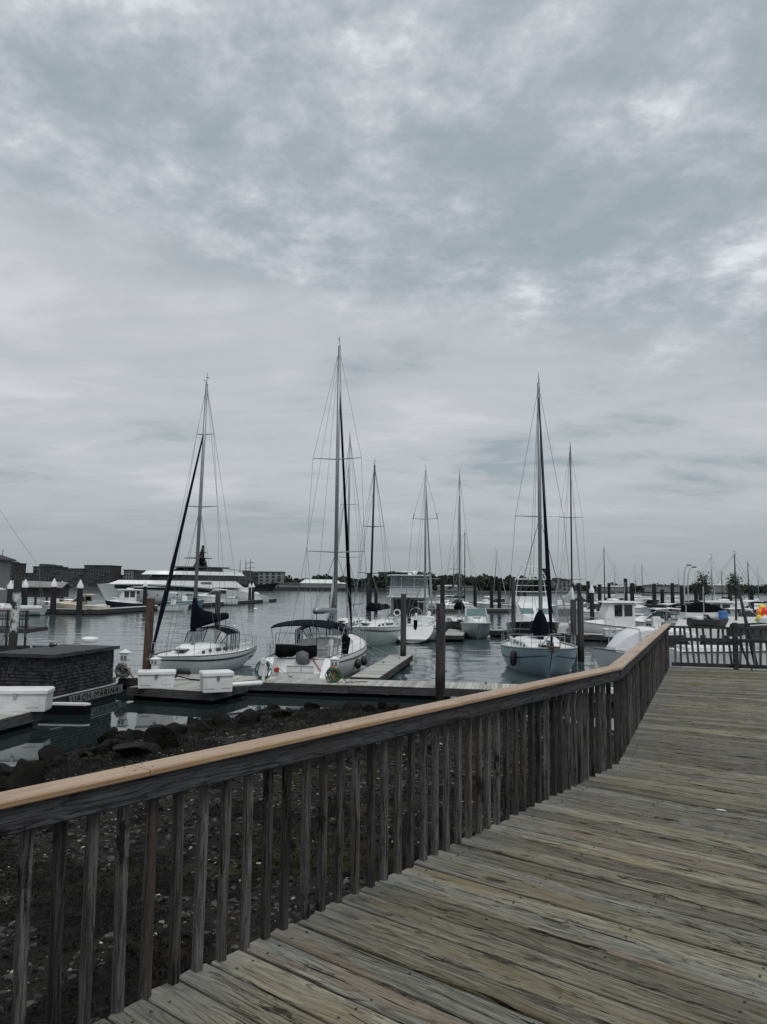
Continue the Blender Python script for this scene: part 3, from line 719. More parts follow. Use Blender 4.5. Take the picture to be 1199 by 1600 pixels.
# ---------------------------------------------------------------- floating docks
DK = .45
def dock(name, label, c0, c1, w, group=None, z=DK, detail=True, fz=.30):
    c0 = Vector(c0[:2]); c1 = Vector(c1[:2]); L = (c1-c0).length; d = (c1-c0).normalized()
    t = empty(name, (c0.x,c0.y,0), math.atan2(d.y,d.x), label, 'dock', group)
    m = MB()
    if detail:
        x = 0.; 
        while x < L-.02:
            e_ = min(x+.142, L); h = rnd.uniform(-.003,.003); m.box(x+.005, e_-.005, -w/2+.03, w/2-.03, z-.04, z+h); x = e_
        o = m.build('plank_deck', MT['dock_wood'], t); o['kind'] = 'stuff'
    else:
        m.box(0,L,-w/2+.03,w/2-.03,z-.05,z); m.build('deck', MT['dock_wood'], t)
    for s_ in (-1,1):
        n = max(1, int(L/4.8)) if detail else 1
        for i in range(n):
            m = MB(); y = s_*(w/2-.005); dz = rnd.uniform(-.015,.01) if detail else 0
            m.box(L*i/n+.01, L*(i+1)/n-.01, y-.025, y+.025, z-fz+dz, z-.004+dz); m.build('fascia_board', MT['fascia'], t)
    for x in (-.02, L+.02):
        m = MB(); m.box(x-.025,x+.025,-w/2-.02,w/2+.02,z-fz,z-.002); m.build('end_board', MT['fascia'], t)
    n = max(2, int(L/2.6))
    for i in range(n):
        m = MB(); x = L*(i+.5)/n; m.bbox(x-L/n*.42, x+L/n*.42, -w/2+.1, w/2-.1, -.25, z-.06, .05); m.build('float', MT['float'], t)
    return t
m0 = at(380,1065,DK); m1 = at(690,1075,DK); dd = (m1-m0).xy.normalized(); nn = Vector((-dd.y, dd.x))
MW = 1.9
a_ = m0.xy - dd*10.5 + nn*MW/2; b_ = m0.xy + dd*19 + nn*MW/2
dock('floating_dock', 'long grey floating main dock running across behind the railing', a_, b_, MW)
p1 = at(209,1074,DK).xy; p2 = at(340,1082,DK).xy
c_ = (p1+p2)/2; L_ = (p2-p1).length; bd = nn
dl = (at(380,1065,DK).xy - dd*10); 
depth = 2.6
dock('dock_platform', 'wide dock platform carrying two white boxes beside the main dock', p1+(nn*depth/2)+dd*.0, p1+(p2-p1).normalized()*L_+nn*depth/2, depth)
f0 = at(566,1061,DK).xy; f1 = at(628,1023,DK).xy
fd = (f1-f0).normalized()
dock('finger_dock', 'short finger dock beside the white sailboat with the bimini', f0+fd*.6, f1, 1.25)
q0 = at(66,1108,DK).xy; q1 = at(0,1124,DK).xy; d_ = (q1-q0).normalized(); n_ = Vector((d_.y,-d_.x))
if n_.y < 0: n_ = -n_
dock('near_dock', 'dark dock corner with a white box at the left edge of the frame', q0+n_*1.0, q0+d_*5+n_*1.0, 2.0)
def W(px, py, z=0): return at(px, py, z).xy
dock('left_berth_dock', 'dark dock with cone-capped pilings at the foot of the large yacht', W(140,961)+Vector((0,1)), W(425,940)+Vector((0,1)), 2.2, None, .7, False, .6)
dock('left_cross_dock', 'dark dock across the left marina in front of the gabled float house', W(20,958)+Vector((0,1)), W(139,961)+Vector((-.3,1.)), 2.0, None, .7, False, .6)
dock('centre_berth_dock', 'dark dock behind the black-hulled sailboat and below the far pilings', W(655,957)+Vector((0,1)), W(960,957)+Vector((0,1)), 2.0, None, .6, False, .5)
dock('right_berth_dock', 'dock in front of the small pilothouse boat at right', W(770,995)+Vector((0,.8)), W(1010,1006)+Vector((0,.8)), 1.8, None, .55, False, .4)
dock('inner_finger_dock', 'short grey finger dock beside the black-covered sailboat', W(708,1003), W(722,983), 1.6, None, .5, True)
dock('far_right_dock', 'low dock with pale boats in the far right basin', Vector((18,86)), Vector((44,84)), 2.0, None, .6, False, .5)

# ---------------------------------------------------------------- pilings
def piling(px, ytop, Y, dia, label, group=None, mat='piling', lean=(0,0), cap=False, zb=-1.0):
    q = atY(px, Y, 1.5); zt = zrow(ytop, q.x, q.y)
    t = empty('piling', (q.x,q.y,0), rnd.random()*6, label, 'piling', group); r = dia/2
    m = MB(); rings = []; n = 12; ph = rnd.random()*30
    ca, sa = math.cos(-t.rotation_euler[2]), math.sin(-t.rotation_euler[2])
    for i in range(9):
        u = i/8; z = lerp(zb, zt, u); rr = r*lerp(1.08,.93,u); lx, ly = lean[0]*(z-1.5), lean[1]*(z-1.5); ox, oy = lx*ca-ly*sa, lx*sa+ly*ca
        rings.append([(ox+rr*(1+.05*mnoise.noise(Vector((math.cos(k*.524)*1.5, math.sin(k*.524)*1.5, z*.5+ph))))*math.cos(k*.524), oy+rr*math.sin(k*.524), z+(.03*mnoise.noise(Vector((k,ph,2))) if i == 8 else 0)) for k in range(n)])
    m.loft(rings, True, True); m.build('shaft', MT[mat], t, 'auto')
    if cap:
        m = MB(); ox, oy = lean[0]*(zt-1.5)*ca-lean[1]*(zt-1.5)*sa, lean[0]*(zt-1.5)*sa+lean[1]*(zt-1.5)*ca
        m.lathe([(r*1.12,-.25),(r*1.15,.03),(r*.12,r*2.3)], 10, (ox,oy,zt)); m.build('cone_cap', MT['white'], t, 'auto')
    return t
piling(232, 935, 34.0, .37, 'thick brown piling at the bow of the navy-covered sailboat', mat='piling_brown', lean=(.022,0))
piling(340, 925, 50, .34, 'piling rising behind the navy sail cover of the left sailboat')
piling(631, 928, 42.4, .32, 'grey piling at the tip of the finger dock')
piling(689, 943, 29.6, .37, 'wide grey piling in front of the main dock, nearest the railing', lean=(.004,0))
piling(692, 899, 60, .36, 'dark tall piling right behind the wide grey piling', mat='piling_dark')
piling(803, 905, 58, .32, 'slim tall piling left of the pale blue sailboat')
piling(897, 937, 46.5, .36, 'left one of the piling pair right of the pale blue sailboat')
piling(908, 932, 45, .37, 'right one of the piling pair right of the pale blue sailboat')
piling(926, 922, 72, .42, 'dark white-capped piling behind the piling pair', mat='piling_dark', cap=True)
piling(22, 905, 41, .42, 'piling with peeling white paint at the left edge', mat='peel', lean=(.03,0))
piling(518, 929, 70, .40, 'squat piling left of the tallest mast'); piling(576, 895, 72, .38, 'tall dark piling left of the black mast', mat='piling_dark')
piling(588, 906, 78, .36, 'dark piling just right of the black mast', mat='piling_dark'); piling(640, 934, 60, .28, 'short piling behind the finger dock piling', mat='piling_dark')
piling(953, 911, 95, .40, 'dark piling beside the far moored sloop', mat='piling_dark')
piling(979, 904, 80, .40, 'dark tall piling above the pilothouse boat roof', mat='piling_dark'); piling(1024, 912, 75, .40, 'dark piling right of the pilothouse boat', mat='piling_dark')
for i, (x, yt) in enumerate([(743,908),(769,905),(781,904),(812,908),(821,909)]):
    piling(x, yt, 134, .62, ORD[i]+' from the left of the dark pilings on the far centre dock', 'pilings on the far centre dock', 'piling_dark')
for i, (x, yt) in enumerate([(906,911),(920,908),(938,913),(989,911),(1036,921),(1052,911),(1067,917),(1089,912),(1096,915),(1142,913),(1176,917)]):
    piling(x, yt, 108+ (i%3)*6, .58, ORD[i]+' from the left of the dark pilings across the far right basin', 'pilings across the far right basin', 'piling_dark')
for i, (x, yt, Y) in enumerate([(16,917,100),(39,915,103),(84,914,100.5),(97,915,118),(125,916,100.5),(227,914,119.5),(307,915,145),(391,916,168),(396,916,170)]):
    piling(x, yt, Y, .75 if Y < 110 else .62, ORD[i]+' from the left of the white cone-capped pilings on the left marina docks', 'cone-capped pilings of the left marina', 'piling_dark', (0,0), True)

# ---------------------------------------------------------------- things on the docks
def dock_box(px, py, Y, L, Wd, H, rz, label, z=DK):
    q = atY(px, Y, z); t = empty('dock_box', (q.x,q.y,z), rz, label, 'dock box')
    m = MB(); hw = Wd/2
    m.loft([[(x*a,y*a,zz) for x, y in ((-L/2,-hw),(L/2,-hw),(L/2,hw),(-L/2,hw))] for zz, a in ((0.005,.96),(.05,.97),(H*.80,1.0))], True, True); m.build('body', MT['white_dull'], t)
    m = MB(); a, b = L/2+.035, hw+.035; c = .03
    m.loft([[(x*s_,y*s_,zz) for x, y in ((-a+c,-b),(a-c,-b),(a,-b+c),(a,b-c),(a-c,b),(-a+c,b),(-a,b-c),(-a,-b+c))] for zz, s_ in ((H*.80,1),(H*.93,1.0),(H*.99,.96),(H,.9))], True, True); m.build('lid', MT['white'], t)
    m = MB(); m.box(-.05,.05,-hw-.035,-hw-.015,H*.60,H*.82); m.build('hasp', MT['steel'], t)
    for s_ in (-1,1):
        m = MB(); m.box(s_*L*.28-.17, s_*L*.28+.17, -hw*.985-.012, -hw*.985+.02, H*.2, H*.62); m.build('panel', MT['white_dull'], t)
    return t
dock_box(30, 1100, 23.5, 1.75, .72, .66, math.atan2(-(q1-q0).y, -(q1-q0).x)*0+.12, 'white dock box on the dock corner at the left edge of the frame')
dock_box(245, 1060, 28.9, 1.3, .62, .62, R(14), 'left white dock box on the platform in front of the navy-covered sailboat')
dock_box(338, 1065, 28.0, 1.05, .72, .72, R(24), 'right white dock box on the platform, next to a rolled white fender')
dock_box(958, 985, 59.5, 1.3, .7, .62, 0, 'small white dock box below the pilothouse boat', .55)
q = atY(362, 28.6, DK); m = MB(); m.tube([(-.75,0,.14),(-.68,0,.14),(.55,.1,.14),(.62,.1,.14)], [.03,.10,.10,.03], 10); o = m.build('fender', MT['white'], None, True); o.location = (q.x+.5,q.y+.6,DK-.03); o.rotation_euler = (0,0,.5); tag(o, 'long white fender lying behind the right dock box', 'fender')
q = atY(290, 31.0, DK); m = MB()
pts = [(math.cos(a*.7)*(.3-.004*a)+.01*a, math.sin(a*.7)*(.25-.003*a), .03+.004*a) for a in range(40)]; m.tube(pts+[(1.0,.1,.03),(1.6,-.05,.03),(2.2,.1,.03)], .025, 5)
o = m.build('mooring_rope', MT['fender'], None, True); o.location = (q.x-.8,q.y,DK); tag(o, 'coil of dark mooring rope lying on the platform between the boxes', 'rope')
q = atY(287, 32.4, DK); m = MB(); m.tube([(-.3,0,.05),(-.2,0,.16),(.2,0,.16),(.3,0,.05)], [.05,.13,.13,.05], 10); o = m.build('fender', MT['fender'], None, True); o.location = (q.x,q.y,DK+.02); tag(o, 'short black fender against the hull of the navy-covered sailboat', 'fender')

def pedestal(px, Y, label, z=DK, cords=(), h=1.0):
    q = atY(px, Y, z); t = empty('power_pedestal', (q.x,q.y,z), rnd.uniform(-.3,.3), label, 'pedestal')
    m = MB(); m.loft([[(x*a,y*a,zz) for x, y in ((-.13,-.11),(.13,-.11),(.13,.11),(-.13,.11))] for zz, a in ((.0,1.25),(.04,1.2),(.05,1),(h*.62,.95),(h*.66,1.25),(h*.86,1.3))], True, True); m.build('body', MT['white'], t)
    m = MB(); m.loft([[(x*a,y*a,zz) for x, y in ((-.19,-.17),(.19,-.17),(.19,.17),(-.19,.17))] for zz, a in ((h*.86,1.0),(h*.89,1.05),(h,.12))], True, True); m.build('cap', MT['white_dull'], t)
    for s_ in (-1,1):
        m = MB(); m.box(s_*.07-.04,s_*.07+.04,-.165,-.13,h*.68,h*.78); m.build('socket', MT['rubber'], t)
    for i, (mt, rr) in enumerate(cords):
        m = MB(); pts = []; r1 = random.Random(px*7+i); A_ = [r1.uniform(.12,.26) for _ in range(9)]; C_ = [r1.uniform(-.12,.12) for _ in range(9)]
        for k in range(64):
            a = k*.62; j = k//8; f_ = A_[j]; pts.append((C_[j]+math.cos(a)*f_+.02*math.sin(k*2.1), -.17-.03*i+.05*math.sin(k*1.3), .30+math.sin(a)*f_*1.25+.03*math.sin(k*.9)))
        pts = [(x, y, max(z_, .025)) for x, y, z_ in pts] + [(.5,-.2,.03),(.9,-.05,.03),(1.3,.1,.03)]
        m.tube(pts, rr, 5); m.build('cord', MT[mt], t, True)
    return t
pedestal(195, 31.5, 'white power pedestal wound with hoses right of the shingled float house', DK, (('rope',.03),('rubber',.03)), 1.15)
pedestal(243, 32.2, 'white power pedestal behind the left platform dock box', DK, (), .8)
pedestal(523, 30.9, 'white power pedestal with orange and yellow cords behind the railing', DK, (('orange',.02),('yellow',.014),('greenhose',.02)), 1.02)
pedestal(893, 60.6, 'small white power pedestal on the dock behind the piling pair', .55, (('rope',.03),), 1.1)
pedestal(541, 41.5, 'white power pedestal beyond the bimini sailboat', .45, (), 1.0)
# hose reel
q = atY(412, 30.8, DK); t = empty('hose_post', (q.x,q.y,DK), .15, 'white post with a coil of green hose at the stern of the bimini sailboat', 'hose post')
m = MB(); m.bbox(-.06,.06,-.06,.06,0,.82,.012); m.build('post', MT['white'], t); m = MB(); m.lathe([(.11,-.09),(.13,-.05),(.13,.05),(.11,.09)], 12); o = m.build('reel_disc', MT['white_dull'], t); o.location = (0,-.02,.80); o.rotation_euler = (R(90),0,0)
for i in range(7):
    r1 = random.Random(i+40); rx, rz_ = r1.uniform(.20,.34), r1.uniform(.30,.42); cx_ = r1.uniform(-.06,.06); m = MB()
    m.tube([(cx_+math.cos(a*.3307)*rx*(1+.08*math.sin(a*.9+i)), .09+.022*(i%4), .80-rz_+math.sin(a*.3307)*rz_*(1+.06*math.sin(a*.7+i*2))) for a in range(20)], .017, 6); m.build('hose_loop', MT['greenhose'], t, True)
m = MB(); m.tube([(-.25,.12,.06),(-.5,.2,.03),(-.8,.1,.02),(-.9,-.2,.02),(-.5,-.35,.02)], .017, 6); m.build('hose_tail', MT['greenhose'], t, True)
m = MB(); m.bbox(-.02,.20,.10,.22,.15,.6,.05); m.build('white_bag', MT['whitecanvas'], t)
q = atY(405, 33.0, DK)

MT['oldboard'] = pm('weathered_name_board', (.16,.16,.155), .85, 0, .3, 5, .3, 30, .2, .5)
# ---------------------------------------------------------------- shingled float house
SZ = .42
A = at(79,1092,SZ).xy; B = at(176,1070,SZ).xy; dl = (B-A); SL = dl.length; dl = dl.normalized()
fh = empty('float_house', (A.x,A.y,0), math.atan2(dl.y,dl.x), 'low dark shingled float house with a flat roof and a name board', 'float house')
SW = 2.15; SH = zrow(1027, A.x, A.y)-SZ
m = MB(); m.box(0,SL,0,SW,SZ,SZ+SH); m.build('wall', MT['shingle'], fh)
# shingle courses
def courses(L, along, off, nrm, name):
    m = MB(); rows = 12; rh = SH/rows
    for r_ in range(rows):
        x = -rnd.uniform(0,.12)
        while x < L:
            w = rnd.uniform(.09,.19); a, b = max(0,x)+.004, min(L,x+w)-.004; x += w
            if b-a < .02: continue
            z0 = SZ+r_*rh-.012+rnd.uniform(-.012,.006); z1 = SZ+(r_+1)*rh+.01; t0 = rnd.uniform(.030,.042); t1 = .004
            P = lambda s_, t_, z: (off[0]+along[0]*s_+nrm[0]*t_, off[1]+along[1]*s_+nrm[1]*t_, z)
            m.add([P(a,.001,z0),P(b,.001,z0),P(b,t0,z0),P(a,t0,z0),P(a,.001,z1),P(b,.001,z1),P(b,t1,z1),P(a,t1,z1)], [(0,1,2,3),(7,6,5,4),(3,2,6,7),(0,3,7,4),(1,5,6,2),(0,4,5,1)])
    o = m.build(name, MT['shingle'], fh); o['kind'] = 'stuff'; fixn(o)
courses(SL, (1,0), (0,0), (0,-1), 'shingle_courses'); courses(SW, (0,1), (0,0), (-1,0), 'shingle_courses'); courses(SW, (0,1), (SL,0), (1,0), 'shingle_courses')
m = MB(); m.box(-.13,SL+.14,-.13,SW+.13,SZ+SH+.005,SZ+SH+.09); m.build('roof', MT['roof'], fh)
m = MB(); m.box(-.16,SL+.17,-.16,-.134,SZ+SH-.02,SZ+SH+.10); m.box(-.16,-.134,-.13,SW+.16,SZ+SH-.02,SZ+SH+.10); m.build('roof_edge', MT['fascia'], fh)
wn = MB(); wn.box(SL+.03,SL+.06,.35,.95,SZ+.45,SZ+1.15); w_ = wn.build('window', MT['white'], fh)
m = MB(); m.box(SL+.055,SL+.07,.42,.88,SZ+.52,SZ+1.08); m.build('pane', MT['glass'], w_)
m = MB(); m.bbox(SL+.03,SL+.42,.25,.7,SZ+.05,SZ+.38,.03); m.build('air_conditioner', MT['greycanvas'], fh)
# white dome on the roof
m = MB(); m.lathe([(.20,0),(.31,.03),(.33,.09),(.32,.16),(.27,.20),(.10,.225)], 18); d_o = m.build('roof_dome', MT['white'], None, 'auto')
q = at(141,1004,SZ+SH+.09); d_o.location = (q.x,q.y,SZ+SH+.095); tag(d_o, 'round white radar dome on the float house roof', 'dome')
m = MB(); m.tube([(.0,0,.06),(.05,0,.1),(.12,.0,.09),(.2,.02,.07)], [.05,.08,.06,.03], 7); m.tube([(.2,.02,.07),(.27,.03,.16)], [.03,.015], 5); m.tube([(.18,.0,.07),(.3,-.03,.09)], [.025,.012], 5)
q = at(78,1012,SZ+SH+.09); o = m.build('rope_bundle', MT['fender'], None, True); o.location = (q.x,q.y,SZ+SH+.092); tag(o, 'small dark bundle lying on the float house roof', 'bundle')
# hull of the float: curved side with the name
hp = MB(); rings = []; N_ = 14
for i in range(N_+1):
    u = i/N_; x = -.35+u*(SL+1.2); bow = sstep(.72,1,u); y = -.30+.55*bow**1.5; zt = SZ+.06+.08*bow; zb = -.1+.22*bow
    rings.append([(x,y,zt),(x-.12*bow,y+.05,zb),(x-.12*bow,SW+.25-bow*.5,zb),(x,SW+.3-bow*.55,zt)])
hp.loft(rings, True, True); fixn(hp.build('hull', MT['fascia'], fh))
m = MB(); rr_ = [r_[0] for r_ in rings]; 
for i in range(N_): m.bar((rr_[i][0],rr_[i][1]-.01,rr_[i][2]+.015), (rr_[i+1][0],rr_[i+1][1]-.01,rr_[i+1][2]+.015), .07, .03)
m.build('gunwale', MT['greycanvas'], fh)
nb = MB(); x0, x1 = .55, SL+.15; nb.box(x0,x1,-.355,-.335,SZ-.27,SZ+.02); nbo = nb.build('name_board', MT['oldboard'], fh)
tcv = bpy.data.curves.new('lettering','FONT'); tcv.body = 'URCH MARINA'; tcv.size = .30; tcv.extrude = .004; tcv.space_character = 1.25; tcv.align_x = 'LEFT'; tcv.align_y = 'CENTER'
to = bpy.data.objects.new('lettering', tcv); col.objects.link(to); tcv.materials.append(MT['blackpaint']); dg = bpy.context.evaluated_depsgraph_get(); tme = bpy.data.meshes.new_from_object(to.evaluated_get(dg)); bpy.data.objects.remove(to); to = bpy.data.objects.new('lettering', tme); col.objects.link(to)
if not tme.materials: tme.materials.append(MT['blackpaint'])
to.parent = nbo; to.location = (x0+.12,-.362,SZ-.125); to.rotation_euler = (R(90),0,0); to.scale = (1.22,1,1); to['kind'] = 'stuff'
# solar panel and white plank in front
q = at(36,1073,.8); t = empty('solar_panel', (q.x,q.y,.45), .1, 'dark solar panel in a pale frame beside the float house', 'solar panel')
m = MB(); m.box(-.5,.5,-.22,.22,0,.10); m.build('stand', MT['fascia'], t); m = MB(); m.add([(-.5,-.25,.1),(.5,-.25,.1),(.5,.3,.24),(-.5,.3,.24),(-.5,-.25,.13),(.5,-.25,.13),(.5,.3,.27),(-.5,.3,.27)],[(3,2,1,0),(4,5,6,7),(0,1,5,4),(1,2,6,5),(2,3,7,6),(3,0,4,7)]); m.build('frame', MT['winframe'], t)
m = MB(); m.add([(-.46,-.21,.146),(.46,-.21,.146),(.46,.26,.266),(-.46,.26,.266)],[(0,1,2,3)]); m.build('panel', MT['glass'], t)
q = at(104,1101,.3); m = MB(); m.prism([(-.85,-.13),(.66,-.13),(.82,0),(.66,.13),(-.85,.13)], 0, .06); o = m.build('white_plank', MT['white'], None); o.location = (q.x,q.y,.30); o.rotation_euler = (0,0,-.05); tag(o, 'white board with a pointed end in front of the float house', 'board')
m = MB(); m.bbox(-.9,.75,-.2,.2,-.2,.27,.04); o = m.build('timber_float', MT['float']); o.location = (q.x,q.y+.05,.02); o.rotation_euler = (0,0,-.05); tag(o, 'dark timber float under the white pointed board', 'float')
# pier platform at left
q = atY(20, 45, 0); t = empty('pier_platform', (q.x,q.y,0), .02, 'grey timber pier platform with railings behind the float house', 'pier')
x0, x1 = -6., atY(57,45,1).x-q.x; zt = zrow(981, q.x, q.y)
m = MB(); m.box(x0,x1,-1.3,1.6,zt-.22,zt); m.build('deck', MT['fascia'], t)
m = MB(); m.box(x0,x1+.5,-1.5,1.8,-.2,.45); m.build('float_base', MT['piling_dark'], t)
for x in (x1-.15, x1-1.2, x1-2.5, x1-4.):
    m = MB(); m.bar((x,-1.1,.2),(x,-1.1,zt+1.05),.1,.1); m.build('post', MT['rail_wood'], t)
m = MB(); m.box(x0,x1-2.3,-1.08,-.9,.46,zt-.23); m.build('skirt', MT['piling_dark'], t)
for a, b in ((x1-.15,x1+.35),(x1-1.2,x1-.55),(x1-1.2,x1-1.85),(x1-2.5,x1-1.95)):
    m = MB(); m.bar((a,-1.15,zt-.2),(b,-1.15,.35),.08,.08); m.build('brace', MT['greycanvas'], t)
for z in (zt+.12, zt+.55, zt+1.0):
    m = MB(); m.bar((x0,-1.12,z),(x1,-1.12,z),.05,.07); m.build('rail', MT['rail_wood'], t)
x = x0+.1
while x < x1:
    m = MB(); m.bar((x,-1.16,zt+.1),(x,-1.16,zt+1.0),.03,.03); m.build('baluster', MT['rail_wood'], t); x += .16

def cleat(p, rz, owner=None):
    m = MB(); m.tube([(-.13,0,.075),(-.08,0,.06),(.08,0,.06),(.13,0,.075)], [.012,.018,.018,.012], 6); m.tube([(-.04,0,0),(-.04,0,.06)], .016, 6); m.tube([(.04,0,0),(.04,0,.06)], .016, 6)
    o = m.build('cleat', MT['rubber']); o.location = (p[0],p[1],DK+.004); o.rotation_euler = (0,0,rz); return o
for i, (px, Y, lab) in enumerate(((275,31.9,'iron cleat on the dock edge under the navy-covered sailboat bow'),(455,32.2,'iron cleat on the dock at the left quarter of the bimini sailboat'),(545,32.0,'iron cleat on the dock at the right quarter of the bimini sailboat'),(600,38.5,'iron cleat near the middle of the finger dock'),(625,41.0,'iron cleat near the tip of the finger dock'),(760,30.8,'iron cleat on the main dock right of the wide piling'))):
    q = atY(px,Y,DK); tag(cleat(q, .2+.3*i), lab, 'cleat')
def line(p0, p1, sag, r, mat, label):
    p0, p1 = Vector(p0), Vector(p1); pts = [p0.lerp(p1,u/10)-Vector((0,0,sag*4*(u/10)*(1-u/10))) for u in range(11)]
    c0 = p0.copy(); m = MB(); m.tube([q-c0 for q in pts], r, 5); o = m.build('mooring_line', MT[mat], None, True); o.location = c0; tag(o, label, 'rope')
q = atY(275,31.9,DK+.06); line((-9.9,33.5,1.08), (q.x,q.y,q.z), .12, .016, 'rope', 'slack bow line of the navy-covered sailboat to the dock cleat')
q = atY(455,32.2,DK+.06); line((-4.85,33.3,1.15), (q.x,q.y,q.z), .08, .016, 'rope', 'left stern line of the bimini sailboat')
q = atY(600,38.5,DK+.06); line((-1.0,39.6,1.25), (q.x,q.y,q.z), .08, .016, 'rope', 'spring line from the bimini sailboat to the finger dock')
q = atY(625,41.0,DK+.06); line((-1.6,43.8,1.45), (q.x,q.y,q.z), .15, .016, 'rope', 'bow line from the bimini sailboat to the finger dock tip')
q = atY(897,46.3,1.1); line((7.75,36.2,1.45), (q.x,q.y,q.z), .35, .018, 'rope', 'long bow line from the pale blue sailboat to the piling pair')
# ---------------------------------------------------------------- boats
class Hull:
    """lofted hull: x forward from the stern, y to port, waterline z = 0"""
    def __init__(s, L, W, fb, fm, fs, draft=.5, tw=.72, rake=.9, srake=.25, sharp=2.1, flare=0., chine=False, mid=.42):
        s.__dict__.update(locals())
    def beam(s, t):
        if t < s.mid: return s.W/2*(s.tw+(1-s.tw)*math.sin(math.pi/2*t/s.mid))
        return max(.025, s.W/2*(1-((t-s.mid)/(1-s.mid))**s.sharp))
    def sheer(s, t):
        a = s.fs*(1-t)*(1-t/.5) if 0 else 0
        # quadratic through (0,fs) (.45,fm) (1,fb)
        x1, x2, x3 = 0, .4, 1
        return s.fs*(t-x2)*(t-x3)/((x1-x2)*(x1-x3)) + s.fm*(t-x1)*(t-x3)/((x2-x1)*(x2-x3)) + s.fb*(t-x1)*(t-x2)/((x3-x1)*(x3-x2))
    def keel(s, t):
        if t < .35: return lerp(.04 if not s.chine else -s.draft, -s.draft, sstep(0,.35,t))
        return lerp(-s.draft, -.12, sstep(.7,1,t))
    def pt(s, t, h, side=1, out=0.):
        b = s.beam(t)+out; zs, kz = s.sheer(t), s.keel(t); fw = sstep(.55,1,t)
        th = h*math.pi/2
        if s.chine:
            y = b*(min(1, h/.42)*.86 if h < .42 else .86+.14*((h-.42)/.58)); y = lerp(y, b*h**1.05, fw*.85); z = kz+(zs-kz)*(h*.75 if h < .42 else .315+(h-.42)/.58*.685)
            z = lerp(z, kz+(zs-kz)*h, fw)
        else:
            y = lerp(b*math.sin(th)**.75, b*h**.95, fw*.8); z = lerp(kz+(zs-kz)*(1-math.cos(th)), kz+(zs-kz)*h, fw*.8)
        x = t*s.L - s.rake*(1-h)*sstep(.6,1,t)*1.0 + s.srake*(1-h)*(1-sstep(0,.25,t))
        if s.srake < 0: pass
        return Vector((x, side*y, z))
    def mesh(s, n=18, k=8):
        m = MB(); rings = []
        for i in range(n+1):
            t = i/n
            r_ = [s.pt(t, 1-j/k, 1) for j in range(k)] + [s.pt(t, 0, 1)] + [s.pt(t, (j+1)/k, -1) for j in range(k)]
            rings.append(r_)
        m.loft(rings, False); m.f.append(tuple(range(len(rings[0]))))
        return m
    def deck(s, n=18, drop=.02, camber=.06, t0=0., t1=1.):
        m = MB(); rings = []
        for i in range(n+1):
            t = lerp(t0, t1, i/n); a = s.pt(t,1,1); z = a.z-drop; y = max(.005, a.y-.012)
            rings.append([(a.x, y*q, z+camber*(1-q*q)*min(1, y)) for q in (1,.6,.2,-.2,-.6,-1)])
        m.loft(rings, False); return m
    def band(s, h0, h1, t0=0., t1=1., n=18, out=.012, side=1):
        m = MB(); rings = []
        for i in range(n+1):
            t = lerp(t0, t1, i/n); rings.append([s.pt(t,h0,side,out), s.pt(t,h1,side,out)])
        m.loft(rings, False); return m
    def edge_tube(s, r, t0=0., t1=1., dz=0., inset=0., side=1, n=16):
        pts = []
        for i in range(n+1):
            t = lerp(t0, t1, i/n); a = s.pt(t,1,1); pts.append((a.x, side*max(0., a.y-inset), a.z+dz))
        return MB().tube(pts, r, 5)
def trunk(h, x0, x1, w0, w1, z, hh, slope=.35, n=10, back=.12):
    """cabin trunk: returns MB and a function for points on its side"""
    m = MB(); rings = []
    def prof(u):
        x = lerp(x0, x1, u); w = lerp(w0, w1, u**1.5); H = hh*(1-sstep(1-slope,1,u)*.9)
        return x, w, H
    for i in range(n+1):
        u = i/n; x, w, H = prof(u)
        rings.append([(x,w,z),(x+(.10*H if i == 0 else 0),w*.93,z+H*.72),(x+(.12*H if i == 0 else 0),w*.80,z+H*.95),(x,w*.4,z+H*1.06),(x,-w*.4,z+H*1.06),(x+(.12*H if i == 0 else 0),-w*.80,z+H*.95),(x+(.10*H if i == 0 else 0),-w*.93,z+H*.72),(x,-w,z)])
    m.loft(rings, False); m.f.append(tuple(reversed(range(8)))); e0 = n*8; m.f.append(tuple(e0+k for k in range(8)))
    def side(u, v, s_, out=.012):
        x, w, H = prof(u); return (x, s_*(lerp(w, w*.93, v)+out), z+H*.72*v)
    return m, side, prof
def window(m_side, u0, u1, v0, v1, s_):
    m = MB(); n = 4
    m.loft([[m_side(lerp(u0,u1,i/n), v0+(.12 if i in (0,n) else 0), s_), m_side(lerp(u0,u1,i/n), v1-(.12 if i in (0,n) else 0), s_)] for i in range(n+1)], False); return m
def wire(p0, p1, parent, r=.008, mat='wire', name='stay'):
    return MB().tube([p0, p1], r, 4).build(name, MT[mat], parent)
